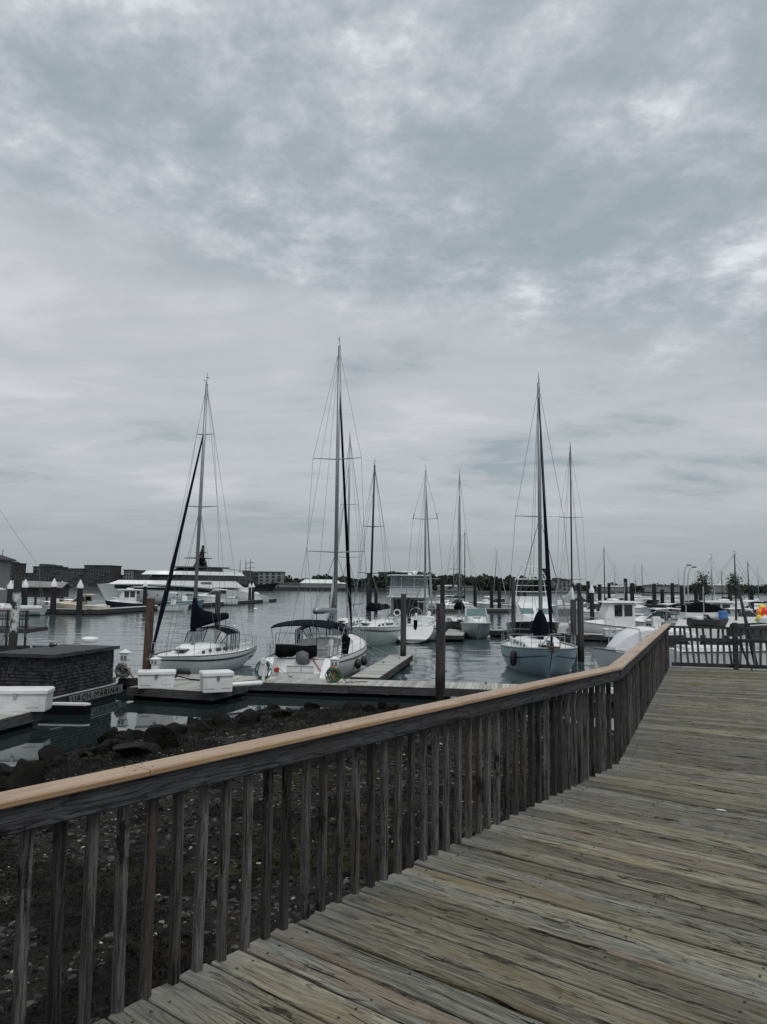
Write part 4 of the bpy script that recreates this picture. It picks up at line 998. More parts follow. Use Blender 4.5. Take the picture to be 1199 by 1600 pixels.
def sailboat(label, stern, direction, L, W, ztop, mast_t, heel=0., trim=0., hull='white', stripe='stripe', mast='alu', mr=.085, furl='navy', furl_top=.86, cover='navy', boom_z=2.3, boom_len=4.2, spread=((.42,.9),(.7,.7)),
             fb=1.25, fm=.98, fs=1.0, detail=2, dodger=None, bimini=None, cabin=True, tw=.72, draft=.5, rake=.9, srake=.2, wr=.008, group=None, big_cover=False, boom=True, boom_mat=None, name='sailboat', cover_r=.17, cover_w=1., wheel=False, rig=True, boom_r=.065):
    t = empty(name, (stern[0],stern[1],0), heading(*direction), label, 'sailboat', group, heel, trim)
    H = Hull(L, W, fb, fm, fs, draft, tw, rake, srake)
    fixn(H.mesh().build('hull', MT[hull], t, 'auto')); H.deck().build('deck', MT['deckwhite'], t, True)
    if stripe:
        for s_ in (-1,1):
            H.band(.885,.925,0,.99,18,.012,s_).build('stripe', MT[stripe], t)
            H.band(.30,.42,.05,.9,18,.010,s_).build('boot_stripe', MT['stripe'], t) if detail > 1 else None
    for s_ in (-1,1): H.edge_tube(.028, 0, .995, .012, .02, s_).build('toe_rail', MT['rubber' if stripe else 'teak'], t, True)
    dz = H.sheer(.5); mx = mast_t*L
    if cabin:
        m, side, prof = trunk(H, L*.34, L*.80, W*.33, W*.14, dz-.02, .46, .55); m.build('cabin', MT['white'], t, 'auto')
        for s_ in (-1,1):
            for u0, u1 in ((.06,.2),(.23,.36),(.44,.50),(.57,.63)):
                window(side, u0, u1, .35, .85, s_).build('port_light', MT['glass'], t)
        m = MB(); x = L*.70; m.bbox(x-.3,x+.3,-.27,.27,dz+.24,dz+.32,.03); m.build('hatch', MT['glass'], t)
        m = MB(); m.box(L*.36,L*.36+.9,-.33,.33,dz+.46,dz+.50); m.build('companionway_hatch', MT['white_dull'], t)
    # cockpit
    m = MB(); x0, x1 = L*.05, L*.32
    m.box(x0,x1,-W*.16,W*.16,dz-.30,dz+.03); m.build('cockpit_well', MT['deckwhite'], t)
    for s_ in (-1,1):
        m = MB(); m.box(x0,x1,s_*W*.30-.07,s_*W*.30+.07,dz-.02,dz+.24); m.build('coaming', MT['white'], t)
    if wheel:
        m = MB(); m.tube([(L*.13,math.cos(a*.2618)*.5,dz+.75+math.sin(a*.2618)*.5) for a in range(25)], .02, 5); m.build('wheel', MT['steel'], t, True)
        m = MB(); m.tube([(L*.14,0,dz-.2),(L*.14,0,dz+.85)], [.12,.09], 8); m.build('pedestal', MT['white'], t)
    # spars
    zt = ztop; base = dz+.44 if cabin else dz
    m = MB(); m.tube([(mx,0,base-.4),(mx,0,zt*.6),(mx,0,zt)], [mr*1.05,mr,mr*.75], 10); mo = m.build('mast', MT[mast], t, True)
    m = MB(); m.tube([(mx,0,zt),(mx,0,zt+.55)], .012, 4); m.tube([(mx-.25,0,zt+.35),(mx+.1,0,zt+.30)], .018, 4); m.tube([(mx-.02,0,zt+.02),(mx+.3,0,zt+.12)], .02, 4); m.build('masthead_gear', MT['darkalu'], t)
    sp_pts = []
    for f, hw in spread:
        z = lerp(base, zt, f); m = MB()
        for s_ in (-1,1): m.tube([(mx,0,z),(mx-.12,s_*hw,z+.06)], [.035,.018], 5)
        m.build('spreader', MT['darkalu' if mast == 'darkalu' else 'alu'], t); sp_pts.append((z, hw))
    chx = mx-.15; by = H.beam(chx/L)-.06; cz = H.sheer(chx/L)
    for s_ in ((-1,1) if rig else ()):
        prev = (chx, s_*by, cz)
        for z, hw in sp_pts:
            nx_ = (mx-.12, s_*hw, z+.06); wire(prev, nx_, t, wr); prev = nx_
        wire(prev, (mx,0,zt-.15), t, wr)
        if sp_pts: wire((chx-.3, s_*by, cz), (mx,0,sp_pts[0][0]), t, wr); wire((chx+.35, s_*by*.98, cz), (mx,0,sp_pts[0][0]), t, wr)
    wire((.15,.5*W*.35,H.sheer(0)), (.9,0,zt*.35), t, wr); wire((.15,-.5*W*.35,H.sheer(0)), (.9,0,zt*.35), t, wr); wire((.9,0,zt*.35), (mx,0,zt), t, wr)
    fx = L-.12; fz = H.sheer(1)+.05; zf = lerp(base, zt, furl_top)
    if furl:
        P0, P1 = Vector((fx,0,fz+.25)), Vector((mx+mr,0,zf)); q = []; rr = []
        for u, r_ in ((0,.03),(.03,.06),(.12,.085),(.2,.12),(.28,.105),(.5,.075),(.8,.055),(.96,.04),(1,.02)): q.append(P0.lerp(P1,u)+Vector((0,0,-.15*math.sin(u*3.14)))); rr.append(r_)
        m = MB(); m.tube(q, rr, 8); m.build('furled_sail', MT[furl], t, True); wire((fx,0,fz), P0, t, .02)
        m = MB(); m.lathe([(.09,0),(.09,.14)], 10, (fx,0,fz+.1)); m.build('furling_drum', MT['darkalu'], t)
    else: wire((fx,0,fz), (mx,0,zf), t, wr*1.3)
    wire((fx-.05,0,fz), (mx,0,zt-.05), t, wr)
    if boom:
        bz = boom_z; e_ = mx-boom_len
        m = MB(); m.tube([(mx-.1,0,bz),(e_,0,bz+.12)], boom_r, 10); m.build('boom', MT[boom_mat or mast], t, True)
        wire((e_+.2,0,bz), (e_+.3,0,dz+.3), t, .02, 'rope', 'mainsheet'); wire((e_,0,bz+.12), (mx,0,zt), t, wr, 'wire', 'topping_lift')
        if cover:
            m = MB(); rings = []
            for i in range(15):
                u = i/14; x = lerp(mx+.12, e_-.08, u); k = 1-u; e2 = 1 if 0 < i < 14 else .35
                zt_ = bz+.12*u+(.24+.80*k**2.6 if big_cover else .10+.16*k)*cover_r/.2+.03*math.sin(u*17); zb_ = bz+.12*u-.10-(.22*k if big_cover else .05); hw_ = cover_w*(.085+.07*k)*cover_r/.17*(1+.12*math.sin(u*21))
                zc_, hz_ = (zt_+zb_)/2, (zt_-zb_)/2
                rings.append([(x, hw_*e2*math.copysign(abs(math.cos(a_))**.7,math.cos(a_))*(1-.42*math.sin(a_)), zc_+hz_*math.sin(a_)*(1 if 0 < i < 14 else .85)) for a_ in [2*math.pi*j/12 for j in range(12)]])
            m.loft(rings, True, True)
            if big_cover: m.tube([(mx+.02,0,bz-.42),(mx+.02,0,bz-.15),(mx,0,bz+.7),(mx,0,bz+1.15)], [.13,.17,.15,.11], 10)
            m.build('sail_cover', MT[cover], t, True)
    if detail > 1:
        # pulpit, pushpit, stanchions, lifelines
        for t0, t1, nm in ((.86,.985,'pulpit'),(.0,.10,'pushpit')):
            m = MB()
            for zz in (.32,.62):
                pts = []
                for i in range(7):
                    a = H.pt(lerp(t0,t1,i/6) if nm == 'pulpit' else lerp(t1,t0,i/6),1,1); pts.append((a.x, max(.06,a.y-.06), a.z+zz))
                pts += [(x,-y,z) for x, y, z in reversed(pts)]
                m.tube(pts, .014, 5)
            for tt in (t0,(t0+t1)/2,t1):
                for s_ in (-1,1):
                    a = H.pt(tt,1,s_); y = s_*max(.06,abs(a.y)-.06); m.tube([(a.x,y,a.z),(a.x,y,a.z+.62)], .014, 5)
            m.build(nm, MT['steel'], t)
        for s_ in (-1,1):
            prev = None
            for tt in (.10,.24,.38,.52,.66,.77,.86):
                a = H.pt(tt,1,s_); y = a.y-s_*.06; MB().tube([(a.x,y,a.z),(a.x,y,a.z+.60)], .013, 5).build('stanchion', MT['steel'], t)
                if prev:
                    for zz in (.3,.59): wire((prev[0],prev[1],prev[2]+zz), (a.x,y,a.z+zz), t, .005, 'wire', 'lifeline')
                prev = (a.x,y,a.z)
        m = MB(); a = fx+.05; m.tube([(a-.5,.0,fz+.02),(a+.1,0,fz+.06),(a+.18,0,fz-.12)], .035, 5); m.tube([(a+.18,.15,fz-.10),(a+.18,0,fz-.16),(a+.18,-.15,fz-.10)], .03, 5); m.build('anchor', MT['rubber'], t)
    if dodger:
        x0, x1, hw, mt = dodger; z0 = dz+.40; hh = .78
        m = MB(); rings = []
        for i in range(7):
            u = i/6; x = lerp(x1, x0, u); h_ = hh*(.93+.07*math.sin(u*3.14)) ; 
            rings.append([(x,hw*math.cos(a)*1.0, z0+h_*(.75+.25*math.sin(a)) if 0 else z0+h_-.28*(abs(math.cos(a))**2.5)) for a in [math.pi*k/8 for k in range(9)]])
        m.loft(rings, False); mm = MB(); mm.v = m.v+[(x,y,z-.035) for x, y, z in m.v]; n_ = len(m.v); mm.f = m.f+[tuple(reversed([i+n_ for i in f])) for f in m.f]
        mm.build('dodger_top', MT[mt], t, True)
        def arch(x, zlo=z0-.35): return [(x,hw,zlo)]+[(x,hw*math.cos(math.pi*k/8),z0+hh-.28*(abs(math.cos(math.pi*k/8))**2.5)) for k in range(9)]+[(x,-hw,zlo)]
        for xx in (x0+.02, (x0+x1)/2, x1-.02): MB().tube(arch(xx), .022, 5).build('dodger_frame', MT[mt], t, True)
        for s_ in (-1,1):
            m = MB(); m.add([(x0,s_*hw,z0-.3),(x1,s_*hw,z0-.3),(x1-.02,s_*hw,z0+hh-.30),(x0,s_*hw,z0+hh-.30)], [(0,1,2,3)]); m.build('clear_panel', MT['vinyl'], t)
            for xx in (lerp(x0,x1,.33),lerp(x0,x1,.66)): MB().bar((xx,s_*(hw+.005),z0-.3),(xx,s_*(hw+.005),z0+hh-.3),.05,.01).build('panel_seam', MT[mt], t)
        m = MB(); fx_ = x1+.5; pts_t = [(x1,hw*math.cos(math.pi*k/8),z0+hh-.03-.28*(abs(math.cos(math.pi*k/8))**2.5)) for k in range(9)]; pts_b = [(fx_,hw*.9*math.cos(math.pi*k/8),z0+.05) for k in range(9)]
        m.loft([pts_t, pts_b], False); m.build('windscreen', MT['vinyl'], t)
        for k in (0,2,4,6,8): MB().tube([pts_t[k], pts_b[k]], .024, 5).build('windscreen_seam', MT[mt], t)
    if bimini:
        x0, x1, hw, z, mt = bimini; m = MB(); rings = []
        for i in range(8):
            u = i/7; x = lerp(x0,x1,u); rings.append([(x,hw*q,z+.14*math.sin(math.pi*u)**.6-.13*abs(q)**2.6-.03*math.sin(u*9)*(1-q*q)) for q in (-1,-.8,-.4,0,.4,.8,1)])
        m.loft(rings, False); n_ = len(m.v); mm = MB(); mm.v = m.v+[(x_,y_,z_-.04) for x_,y_,z_ in m.v]; mm.f = m.f+[tuple(reversed([i+n_ for i in f])) for f in m.f]; mm.build('bimini', MT[mt], t, True)
        m = MB()
        for xx, xb in ((x0+.1,x0+.6),(x0+(x1-x0)*.5,x0+.9),(x1-.1,x0+1.2),(x0+.1,x0-.1)):
            for s_ in (-1,1): m.tube([(xb,s_*hw*.98,dz+.1),(xx,s_*hw*.98,z-.12)], .016, 5)
        m.build('bimini_frame', MT['steel'], t)
    t['_'] = 0; del t['_']
    return t, H
def fit_mast(stern, direction, L, mt, ytop):
    d = Vector(direction).normalized(); p = Vector(stern)+d*L*mt; return zrow(ytop, p.x, p.y)

# A: the white sloop with navy covers at left
sA, dA_ = (-7.9,42.4), (-2.0,-9.1)
A_, HA = sailboat('white sailboat with navy sail cover and dodger, moored left behind the dock boxes', sA, dA_, 9.35, 3.1, fit_mast(sA,dA_,9.35,.58,600), .58, heel=-.022, trim=.0, furl='navy', furl_top=.80, cover='navy', big_cover=True, boom_z=2.42, boom_len=3.9, dodger=(2.3,3.9,1.05,'navy'),
    fb=1.12, fm=.92, fs=.93, spread=((.52,.85),(.80,.45)), wheel=True, cover_r=.19, cover_w=1.1)
# name script on the quarter, and davit light post
for s_ in (1,):
    m = MB(); pts = []
    for i in range(26):
        u = i/25; a = HA.pt(.075-.0+.075*u, .72+.035*math.sin(i*1.9), 1, .02); pts.append(a)
    m.tube(pts, .012, 4); m.build('name_script', MT['stripe'], A_)
m = MB(); m.tube([(.2,1.0,.9),(.2,1.02,2.9)], .02, 5); m.lathe([(.05,0),(.12,.05),(.05,.12)], 8, (.2,1.02,2.9)); m.build('antenna_post', MT['white'], A_)

# B: big white sloop stern-to, with bimini
sB, dB_ = (-3.5,33.1), (1.75,12)
B_, HB = sailboat('white sailboat lying stern-to the main dock under a navy bimini, tallest mast', sB, dB_, 12.0, 3.75, fit_mast(sB,dB_,12,.6,541), .60, furl='black', furl_top=.88, cover=None, boom_z=2.95, boom_len=4.4, boom_mat='alu', boom_r=.15, bimini=(.1,3.3,1.35,2.55,'navy'), dodger=(3.6,4.9,1.15,'navy'),
    fb=1.5, fm=1.2, fs=1.12, tw=.80, srake=.0, spread=((.28,1.55),(.60,1.3)), mr=.10, wheel=True)
def on(parent, mb, name, mat, smooth=False): return mb.build(name, MT[mat], parent, smooth)
m = MB(); m.bbox(-.95,.0,-1.05,1.05,.16,.30,.03); on(B_, m, 'swim_step', 'white')
m = MB(); m.bbox(-.45,.02,-.95,.95,.31,.62,.03); on(B_, m, 'transom_step', 'white_dull')
for s_ in (-1,1):
    m = MB(); m.loft([[(-.98,s_*1.05,.14),(-.98,s_*1.32,.20),(-.95,s_*1.30,.34),(-.95,s_*1.05,.34)],[(-.4,s_*1.02,.14),(-.4,s_*1.42,.16),(-.45,s_*1.40,.85),(-.45,s_*1.08,.85)],[(.1,s_*1.0,.1),(.1,s_*1.50,.12),(.05,s_*1.47,1.18),(.05,s_*1.10,1.18)]], True, True); fixn(on(B_, m, 'quarter', 'white', 'auto'))
m = MB(); rings = []
for i in range(13):
    u = i/12; y = lerp(1.05,-.75,u); rings.append([(.02,y,1.72+.03*math.sin(u*7)),(-.06-.03*math.sin(u*11),y,1.70+.03*math.sin(u*7)),(-.09-.04*math.sin(u*9+1),y,1.32-.16*math.sin(u*5.2+.4)**2-.06*math.sin(u*19)),(.0,y,1.34-.16*math.sin(u*5.2+.4)**2)])
m.loft(rings, True, True); fixn(on(B_, m, 'stern_cloth', 'black', True))
m = MB(); m.tube([(.12,-.15,.92),(.1,-.15,1.0),(.05,-.15,1.15),(.05,-.15,1.38),(.08,-.15,1.45)], [.18,.30,.33,.31,.16], 12); on(B_, m, 'covered_grill', 'rubber', True)
for yy in (-1.3,-.6,.1,.8,1.3):
    MB().tube([(.03,yy,1.1),(.0,yy,1.75)], .018, 5).build('stern_post', MT['steel'], B_)
for zz in (1.42,1.74): MB().tube([(.05,-1.42,zz),(-.02,-1.0,zz),(-.02,1.0,zz),(.05,1.42,zz)], .016, 5).build('stern_rail', MT['steel'], B_)
m = MB(); m.bbox(-.47,-.44,-.75,.45,.62,.90,.01); on(B_, m, 'transom_locker', 'white_dull'); m = MB(); m.bar((-.48,-.72,.88),(-.48,.42,.88),.02,.015); m.bar((-.48,-.2,.64),(-.48,-.2,.88),.02,.012); on(B_, m, 'locker_seam', 'rubber')
m = MB(); m.bbox(-.6,-.45,.75,.95,.62,.80,.02); on(B_, m, 'shower_box', 'red')
m = MB(); m.tube([(-.05,-.75,.55),(-.12,-.75,.35),(-.12,.35,.35),(-.05,.35,.55)], .018, 5); on(B_, m, 'boarding_ladder', 'steel')
m = MB(); m.tube([(.1,-1.1,1.2),(.1,-1.1,2.2)], .02, 5); m.tube([(.1,1.1,1.2),(.1,1.1,2.2)], .02, 5); m.tube([(.1,-1.1,2.2),(.1,1.1,2.2)], .02, 5); on(B_, m, 'stern_arch', 'steel')
m = MB(); m.tube([(.4,-1.25,1.25),(.45,-1.25,1.95)], [.11,.11], 10); on(B_, m, 'horseshoe_buoy', 'white_dull')
m = MB(); m.tube([(2.0,-1.55,1.2),(2.1,-1.6,1.9),(2.0,-1.5,2.0)], [.16,.2,.1], 8); on(B_, m, 'outboard_cover', 'black')
m = MB(); pts = [(-.02+.0*i,-.5-.06*i,1.25-.085*i) for i in range(9)]; m.tube(pts, .02, 5); on(B_, m, 'red_cord', 'red')
for tt, k in ((.30,.2),(.42,.15)):
    a = HB.pt(tt,.8,-1,.12); m = MB(); m.ball((0,0,0), .24, 10, 6, (1,.7,1)); o = m.build('fender', MT['fender'], B_, True); o.location = (a.x,a.y,.62)
m = MB(); pts = [HB.pt(.48+.05*math.cos(i*.5236), .72+.05*math.sin(i*.5236), -1, .02) for i in range(13)]; m.tube(pts, .02, 4); on(B_, m, 'hull_emblem', 'stripe')

# G: pale blue ketch-rigged cruiser, bow towards the walk
sG, dG_ = (8.75,46.2), (-.95,-10.6)
G_, HG = sailboat('pale blue sailboat with navy covers lying bow towards the boardwalk', sG, dG_, 10.6, 3.9, fit_mast(sG,dG_,10.6,.57,598), .57, hull='paleblue', stripe=None, furl='navy', furl_top=.94, cover='navy', big_cover=True, boom_z=1.95, boom_len=4.4,
    fb=1.42, fm=1.12, fs=1.15, tw=.55, rake=1.5, spread=((.47,1.25),), mr=.10, wr=.010, cover_r=.24, cover_w=1.7)
for s_ in (-1,1):
    HG.band(.80,.825,.05,.97,18,.012,s_).build('cove_stripe', MT['stripe'], G_)
    HG.edge_tube(.05, 0, .995, .05, .02, s_).build('bulwark_cap', MT['greycanvas'], G_, True)
m = MB(); m.bar((10.0,0,1.5),(11.9,0,1.62),.34,.09); on(G_, m, 'bowsprit', 'teak')
m = MB(); m.tube([(9.9,.45,1.5),(11.8,.22,2.2),(12.0,0,2.22),(11.8,-.22,2.2),(9.9,-.45,1.5)], .02, 5); on(G_, m, 'bowsprit_rail', 'steel')
m = MB(); m.lathe([(.16,0),(.16,.12),(.09,.2),(.13,.3),(.13,.36)], 10, (9.4,0,1.4)); on(G_, m, 'windlass', 'rubber')
a = HG.pt(.72,.8,-1,.1); m = MB(); m.tube([(a.x,a.y-.1,.35),(a.x,a.y-.1,.45),(a.x,a.y-.1,1.0),(a.x,a.y-.1,1.1)], [.05,.16,.16,.05], 8); on(G_, m, 'fender', 'fender', True)
# C, D, E and the boats behind
sC, dC_ = (.95,62), (-1.9,-6)
sailboat('white sailboat with black mast and navy boom cover behind the bimini sailboat', sC, dC_, 10.4, 3.3, fit_mast(sC,dC_,10.4,.6,727), .6, hull='palegreen', mast='darkalu', furl=None, cover='navy', boom_z=2.5, boom_len=4.4, spread=((.30,1.1),(.60,.8)), heel=-.02, wr=.011, detail=2, cover_r=.40, fb=1.45, fm=1.25, fs=1.2)
sD, dD_ = (2.3,58.3), (1.35,7)
D_, HD = sailboat('white sailboat showing its broad stern right of the finger dock piling', sD, dD_, 11.5, 3.7, fit_mast(sD,dD_,11.5,.58,735), .58, furl='greycanvas', furl_top=.93, cover=None, boom_z=2.9, boom_len=4.3, spread=((.25,1.5),(.66,1.05)), wr=.011, tw=.84, srake=-.7, fb=1.5, fm=1.3, fs=1.25, wheel=True)
m = MB(); m.box(-.72,-.1,-1.0,1.0,.25,.34); on(D_, m, 'swim_step', 'white_dull'); m = MB(); m.bbox(.1,.5,.6,1.2,1.2,1.75,.08); on(D_, m, 'life_raft', 'white'); m = MB(); m.tube([(.0,-.2,.9),(.0,-.2,1.7)], [.12,.16], 8); on(D_, m, 'outboard', 'black')
for s_ in (-1,1):
    z, hw = lerp(HD.sheer(.5)+.44, fit_mast(sD,dD_,11.5,.58,735), .66), 1.05
    m = MB(); m.tube([(.58*11.5-.1,s_*hw,z),(.58*11.5-.05,s_*(hw-.1),z+.5)], .045, 6); on(D_, m, 'radar_reflector', 'alu')
sE, dE_ = (7.3,77), (-.4,-10)
sailboat('black-hulled sailboat under black covers behind the wide grey piling', sE, dE_, 10.5, 3.2, fit_mast(sE,dE_,10.5,.58,741), .58, hull='blackpaint', stripe=None, mast='alu', furl=None, cover='black', boom_z=2.2, boom_len=4.6, spread=((.33,1.05),), wr=.012, cover_r=.5, detail=2)
p = atY(545,66,0); sailboat('sailboat with a slim silver mast hidden behind the tallest-masted sailboat', (p.x+1.6,p.y+5.6), (-1.9,-6.5), 10.8, 3.4, zrow(683,p.x,p.y), .56, furl='greycanvas', cover='greycanvas', boom_z=2.6, spread=((.33,1.1),(.62,.8)), wr=.011, detail=2)
p = atY(893,72,0); sailboat('sailboat with a thin black mast and white sail bag behind the piling pair', (p.x+.3,p.y+5.8), (-.3,-10), 10.5, 3.4, zrow(698,p.x,p.y), .56, mast='darkalu', mr=.075, furl=None, cover='whitecanvas', boom_z=3.0, spread=((.22,1.35),(.58,1.1)), wr=.011, detail=1, big_cover=True, cover_r=.28)
# left edge: sloop whose mast is out of frame, stays cross the corner
p = atY(-62,96,0); sailboat('white sailboat with a red stripe at the left edge, mast out of frame', (p.x+9.5,p.y+2), (-10,-1), 13, 3.8, 17.5, .70, stripe='red', furl=None, cover='whitecanvas', boom_z=3.2, wr=.02, detail=1)
# far moored sloops
far = [(1062,892,190,'distant sailboat left of the curved lamp posts','white'),(1130,893,170,'distant sailboat between the two round trees','white'),(962,886,200,'distant sailboat right of the far dark-hulled sloop','white'),(1172,880,120,'far sailboat with a dark mast near the right edge','navypaint'),(710,857,150,'far white sailboat with a short mast left of the black mast pair','white'),(727,832,140,'far white sailboat with a taller mast above the centre dock','white'),(770,862,150,'far white sailboat heeling its mast behind the centre pilings','white'),
       (946,858,135,'far dark-hulled sloop with a white furled sail in the right basin','navypaint'),(994,884,210,'distant sailboat, left of a pair of twin masts','white'),(1005,884,215,'distant sailboat, right of a pair of twin masts','blackpaint'),
       (1115,871,96,'sailboat with a tall bare mast among the wharf pilings','white'),(1152,866,90,'sailboat with a slanting forestay behind the right round tree','white'),(1187,889,150,'far sailboat with a thin mast at the right edge','white')]
for i, (px, yt, Y, lab, hc) in enumerate(far):
    p = atY(px,Y,0); a = [.4,2.7,.2,2.9,.3,-.4,1.2,2.6,.5,2.8,.2,-.3,.6][i]; L = 9.; d = (math.cos(a), math.sin(a)*.5)
    dn = Vector(d).normalized(); sailboat(lab, (p.x-dn.x*L*.58,p.y-dn.y*L*.58), d, L, 2.9, zrow(yt,p.x,p.y), .58, hull=hc, heel=(.10 if px == 770 else 0), mr=.09, furl=None, mast='darkalu' if i%2 else 'alu', cover='navy' if i%2 else 'whitecanvas', boom_z=2.2, boom_len=3.5, spread=((.5,.8),), wr=.012, detail=1, stripe=None, rig=False, group='sailboats moored far off')

# ---------------------------------------------------------------- motor boats
def house(t, secs, mat, name='cabin', smooth='auto'):
    """secs: list of (x, halfwidth_bottom, halfwidth_top, z0, z1)"""
    m = MB(); rings = [[(x,wb,z0),(x,wt,lerp(z0,z1,.92)),(x,wt*.85,z1),(x,-wt*.85,z1),(x,-wt,lerp(z0,z1,.92)),(x,-wb,z0)] for x, wb, wt, z0, z1 in secs]
    m.loft(rings, False); m.f.append((5,4,3,2,1,0)); e0 = (len(secs)-1)*6; m.f.append(tuple(e0+k for k in range(6))); return fixn(m.build(name, MT[mat], t, smooth))
def motorboat(label, stern, direction, L, W, hull='white', style='express', top=None, fb=1.3, fm=.95, fs=.85, glass='glass', group=None, cat='motorboat', name='motorboat', rails=True, cabin_mat='white', rz=None):
    t = empty(name, (stern[0],stern[1],0), heading(*direction), label, cat, group)
    H = Hull(L, W, fb, fm, fs, .4, .88, L*.10, .0, 2.3, 0, True, .45)
    fixn(H.mesh().build('hull', MT[hull], t, 'auto')); H.deck(18,.02,.05).build('deck', MT['deckwhite'], t, True)
    for s_ in (-1,1):
        H.edge_tube(.04, 0, .995, .0, .0, s_).build('rub_rail', MT['white' if hull != 'white' else 'rubber'], t, True)
    dz = H.sheer(.5)
    if style in ('express','cuddy'):
        house(t, [(L*.42,W*.40,W*.36,dz-.05,dz+.55),(L*.60,W*.38,W*.33,dz-.05,dz+.60),(L*.80,W*.24,W*.16,H.sheer(.8)-.05,dz+.42),(L*.92,W*.06,W*.04,H.sheer(.9)-.05,H.sheer(.9)+.06)], cabin_mat)
        z0 = dz+.55
        m = MB(); m.loft([[(L*.62,W*.36*q,z0-.05) for q in (-1,-.55,0,.55,1)],[(L*.50,W*.33*q,z0+.62) for q in (-1,-.55,0,.55,1)]], False); m.build('windscreen', MT[glass], t)
        for s_ in (-1,1):
            m = MB(); m.add([(L*.62,s_*W*.36,z0-.05),(L*.34,s_*W*.40,z0-.1),(L*.36,s_*W*.36,z0+.55),(L*.50,s_*W*.33,z0+.62)],[(0,1,2,3)]); m.build('side_window', MT[glass], t)
            MB().tube([(L*.62,s_*W*.36,z0-.05),(L*.50,s_*W*.33,z0+.62),(L*.36,s_*W*.36,z0+.56)], .03, 5).build('window_frame', MT['white'], t)
        m = MB(); m.bbox(L*.68,L*.76,-.3,.3,dz+.46,dz+.56,.03); m.build('hatch', MT['glass'], t)
        m = MB(); m.box(L*.05,L*.40,-W*.3,W*.3,dz-.2,dz+.05); m.build('cockpit', MT['white_dull'], t)
        if top:
            house(t, [(L*.22,W*.40,W*.38,z0+.75,z0+.83),(L*.35,W*.40,W*.36,z0+.80,z0+.92),(L*.52,W*.36,W*.34,z0+.70,z0+.80)], top, 'canopy')
            for s_ in (-1,1):
                for xx in (L*.24,L*.38): MB().tube([(xx,s_*W*.38,dz),(xx,s_*W*.37,z0+.78)], .025, 5).build('canopy_pole', MT['steel'], t)
            m = MB(); m.add([(L*.2,W*.39,z0+.75),(L*.2,-W*.39,z0+.75),(L*.18,-W*.42,dz),(L*.18,W*.42,dz)],[(0,1,2,3)]); m.build('back_curtain', MT['vinyl'], t)
    elif style == 'pilot':
        hh = 1.95; z1 = dz+hh
        house(t, [(L*.30,W*.38,W*.35,dz-.1,z1),(L*.60,W*.36,W*.32,dz-.1,z1),(L*.66,W*.36,W*.30,dz-.1,dz+1.0)], cabin_mat, 'pilothouse')
        house(t, [(L*.20,W*.42,W*.42,z1-.02,z1+.10),(L*.45,W*.44,W*.42,z1-.02,z1+.14),(L*.70,W*.36,W*.34,z1-.02,z1+.08)], 'white', 'roof')
        house(t, [(L*.66,W*.34,W*.28,dz-.05,dz+.55),(L*.82,W*.20,W*.12,H.sheer(.8)-.05,dz+.40),(L*.92,W*.05,W*.03,H.sheer(.9)-.05,H.sheer(.9)+.05)], cabin_mat, 'foredeck_trunk')
        for s_ in (-1,1):
            for x0, x1 in ((.33,.43),(.455,.55)):
                m = MB(); m.add([(L*x0,s_*(W*.372),dz+.85),(L*x1,s_*(W*.368),dz+.85),(L*x1,s_*(W*.352),z1-.18),(L*x0,s_*(W*.358),z1-.18)],[(0,1,2,3)]); m.build('side_window', MT['glass'], t)
        for a in (-.62,0,.62):
            m = MB(); m.add([(L*.655,W*.32*(a-.27),dz+1.02),(L*.655,W*.32*(a+.27),dz+1.02),(L*.608,W*.31*(a+.27),z1-.15),(L*.608,W*.31*(a-.27),z1-.15)],[(0,1,2,3)]); m.build('front_window', MT['glass'], t)
        m = MB(); m.box(L*.295,L*.2985,-W*.30,W*.30,dz+.2,z1-.15); m.build('aft_opening', MT['glass'], t)
        m = MB(); m.lathe([(.25,0),(.28,.08),(.22,.16),(.08,.2)], 12, (L*.5,0,z1+.14)); m.build('radar', MT['white'], t, 'auto'); m = MB(); m.tube([(L*.4,.4,z1+.1),(L*.38,.4,z1+1.7)], .015, 4); m.build('antenna', MT['white'], t)
        m = MB(); m.bbox(L*.42,L*.56,-.55,-.15,z1+.12,z1+.30,.05); m.build('roof_locker', MT['white_dull'], t)
        m = MB(); m.bbox(-.35,.05,-.25,.25,.2,1.15,.08); m.build('outboard', MT['white_dull'], t)
    elif style == 'fly':
        z1 = dz+1.75
        house(t, [(L*.18,W*.42,W*.40,dz-.1,z1),(L*.52,W*.40,W*.36,dz-.1,z1),(L*.66,W*.34,W*.26,dz-.1,dz+.8),(L*.9,W*.08,W*.05,dz,dz+.3)], cabin_mat)
        house(t, [(L*.02,W*.46,W*.46,z1,z1+.12),(L*.30,W*.46,W*.46,z1,z1+.14),(L*.62,W*.34,W*.32,z1,z1+.10)], 'white', 'flybridge_deck')
        for s_ in (-1,1):
            m = MB(); m.add([(L*.20,s_*(W*.412),dz+.75),(L*.52,s_*(W*.392),dz+.75),(L*.50,s_*(W*.372),z1-.2),(L*.20,s_*(W*.402),z1-.2)],[(0,1,2,3)]); m.build('side_window', MT['glass'], t)
        m = MB(); m.box(L*.175,L*.1785,-W*.34,W*.34,dz+.1,z1-.25); m.build('saloon_door', MT['glass'], t)
        z2 = z1+.13; house(t, [(L*.16,W*.42,W*.44,z2,z2+.75),(L*.40,W*.42,W*.42,z2,z2+.75),(L*.52,W*.34,W*.34,z2,z2+.7)], 'white', 'flybridge_side')
        z3 = z2+2.0
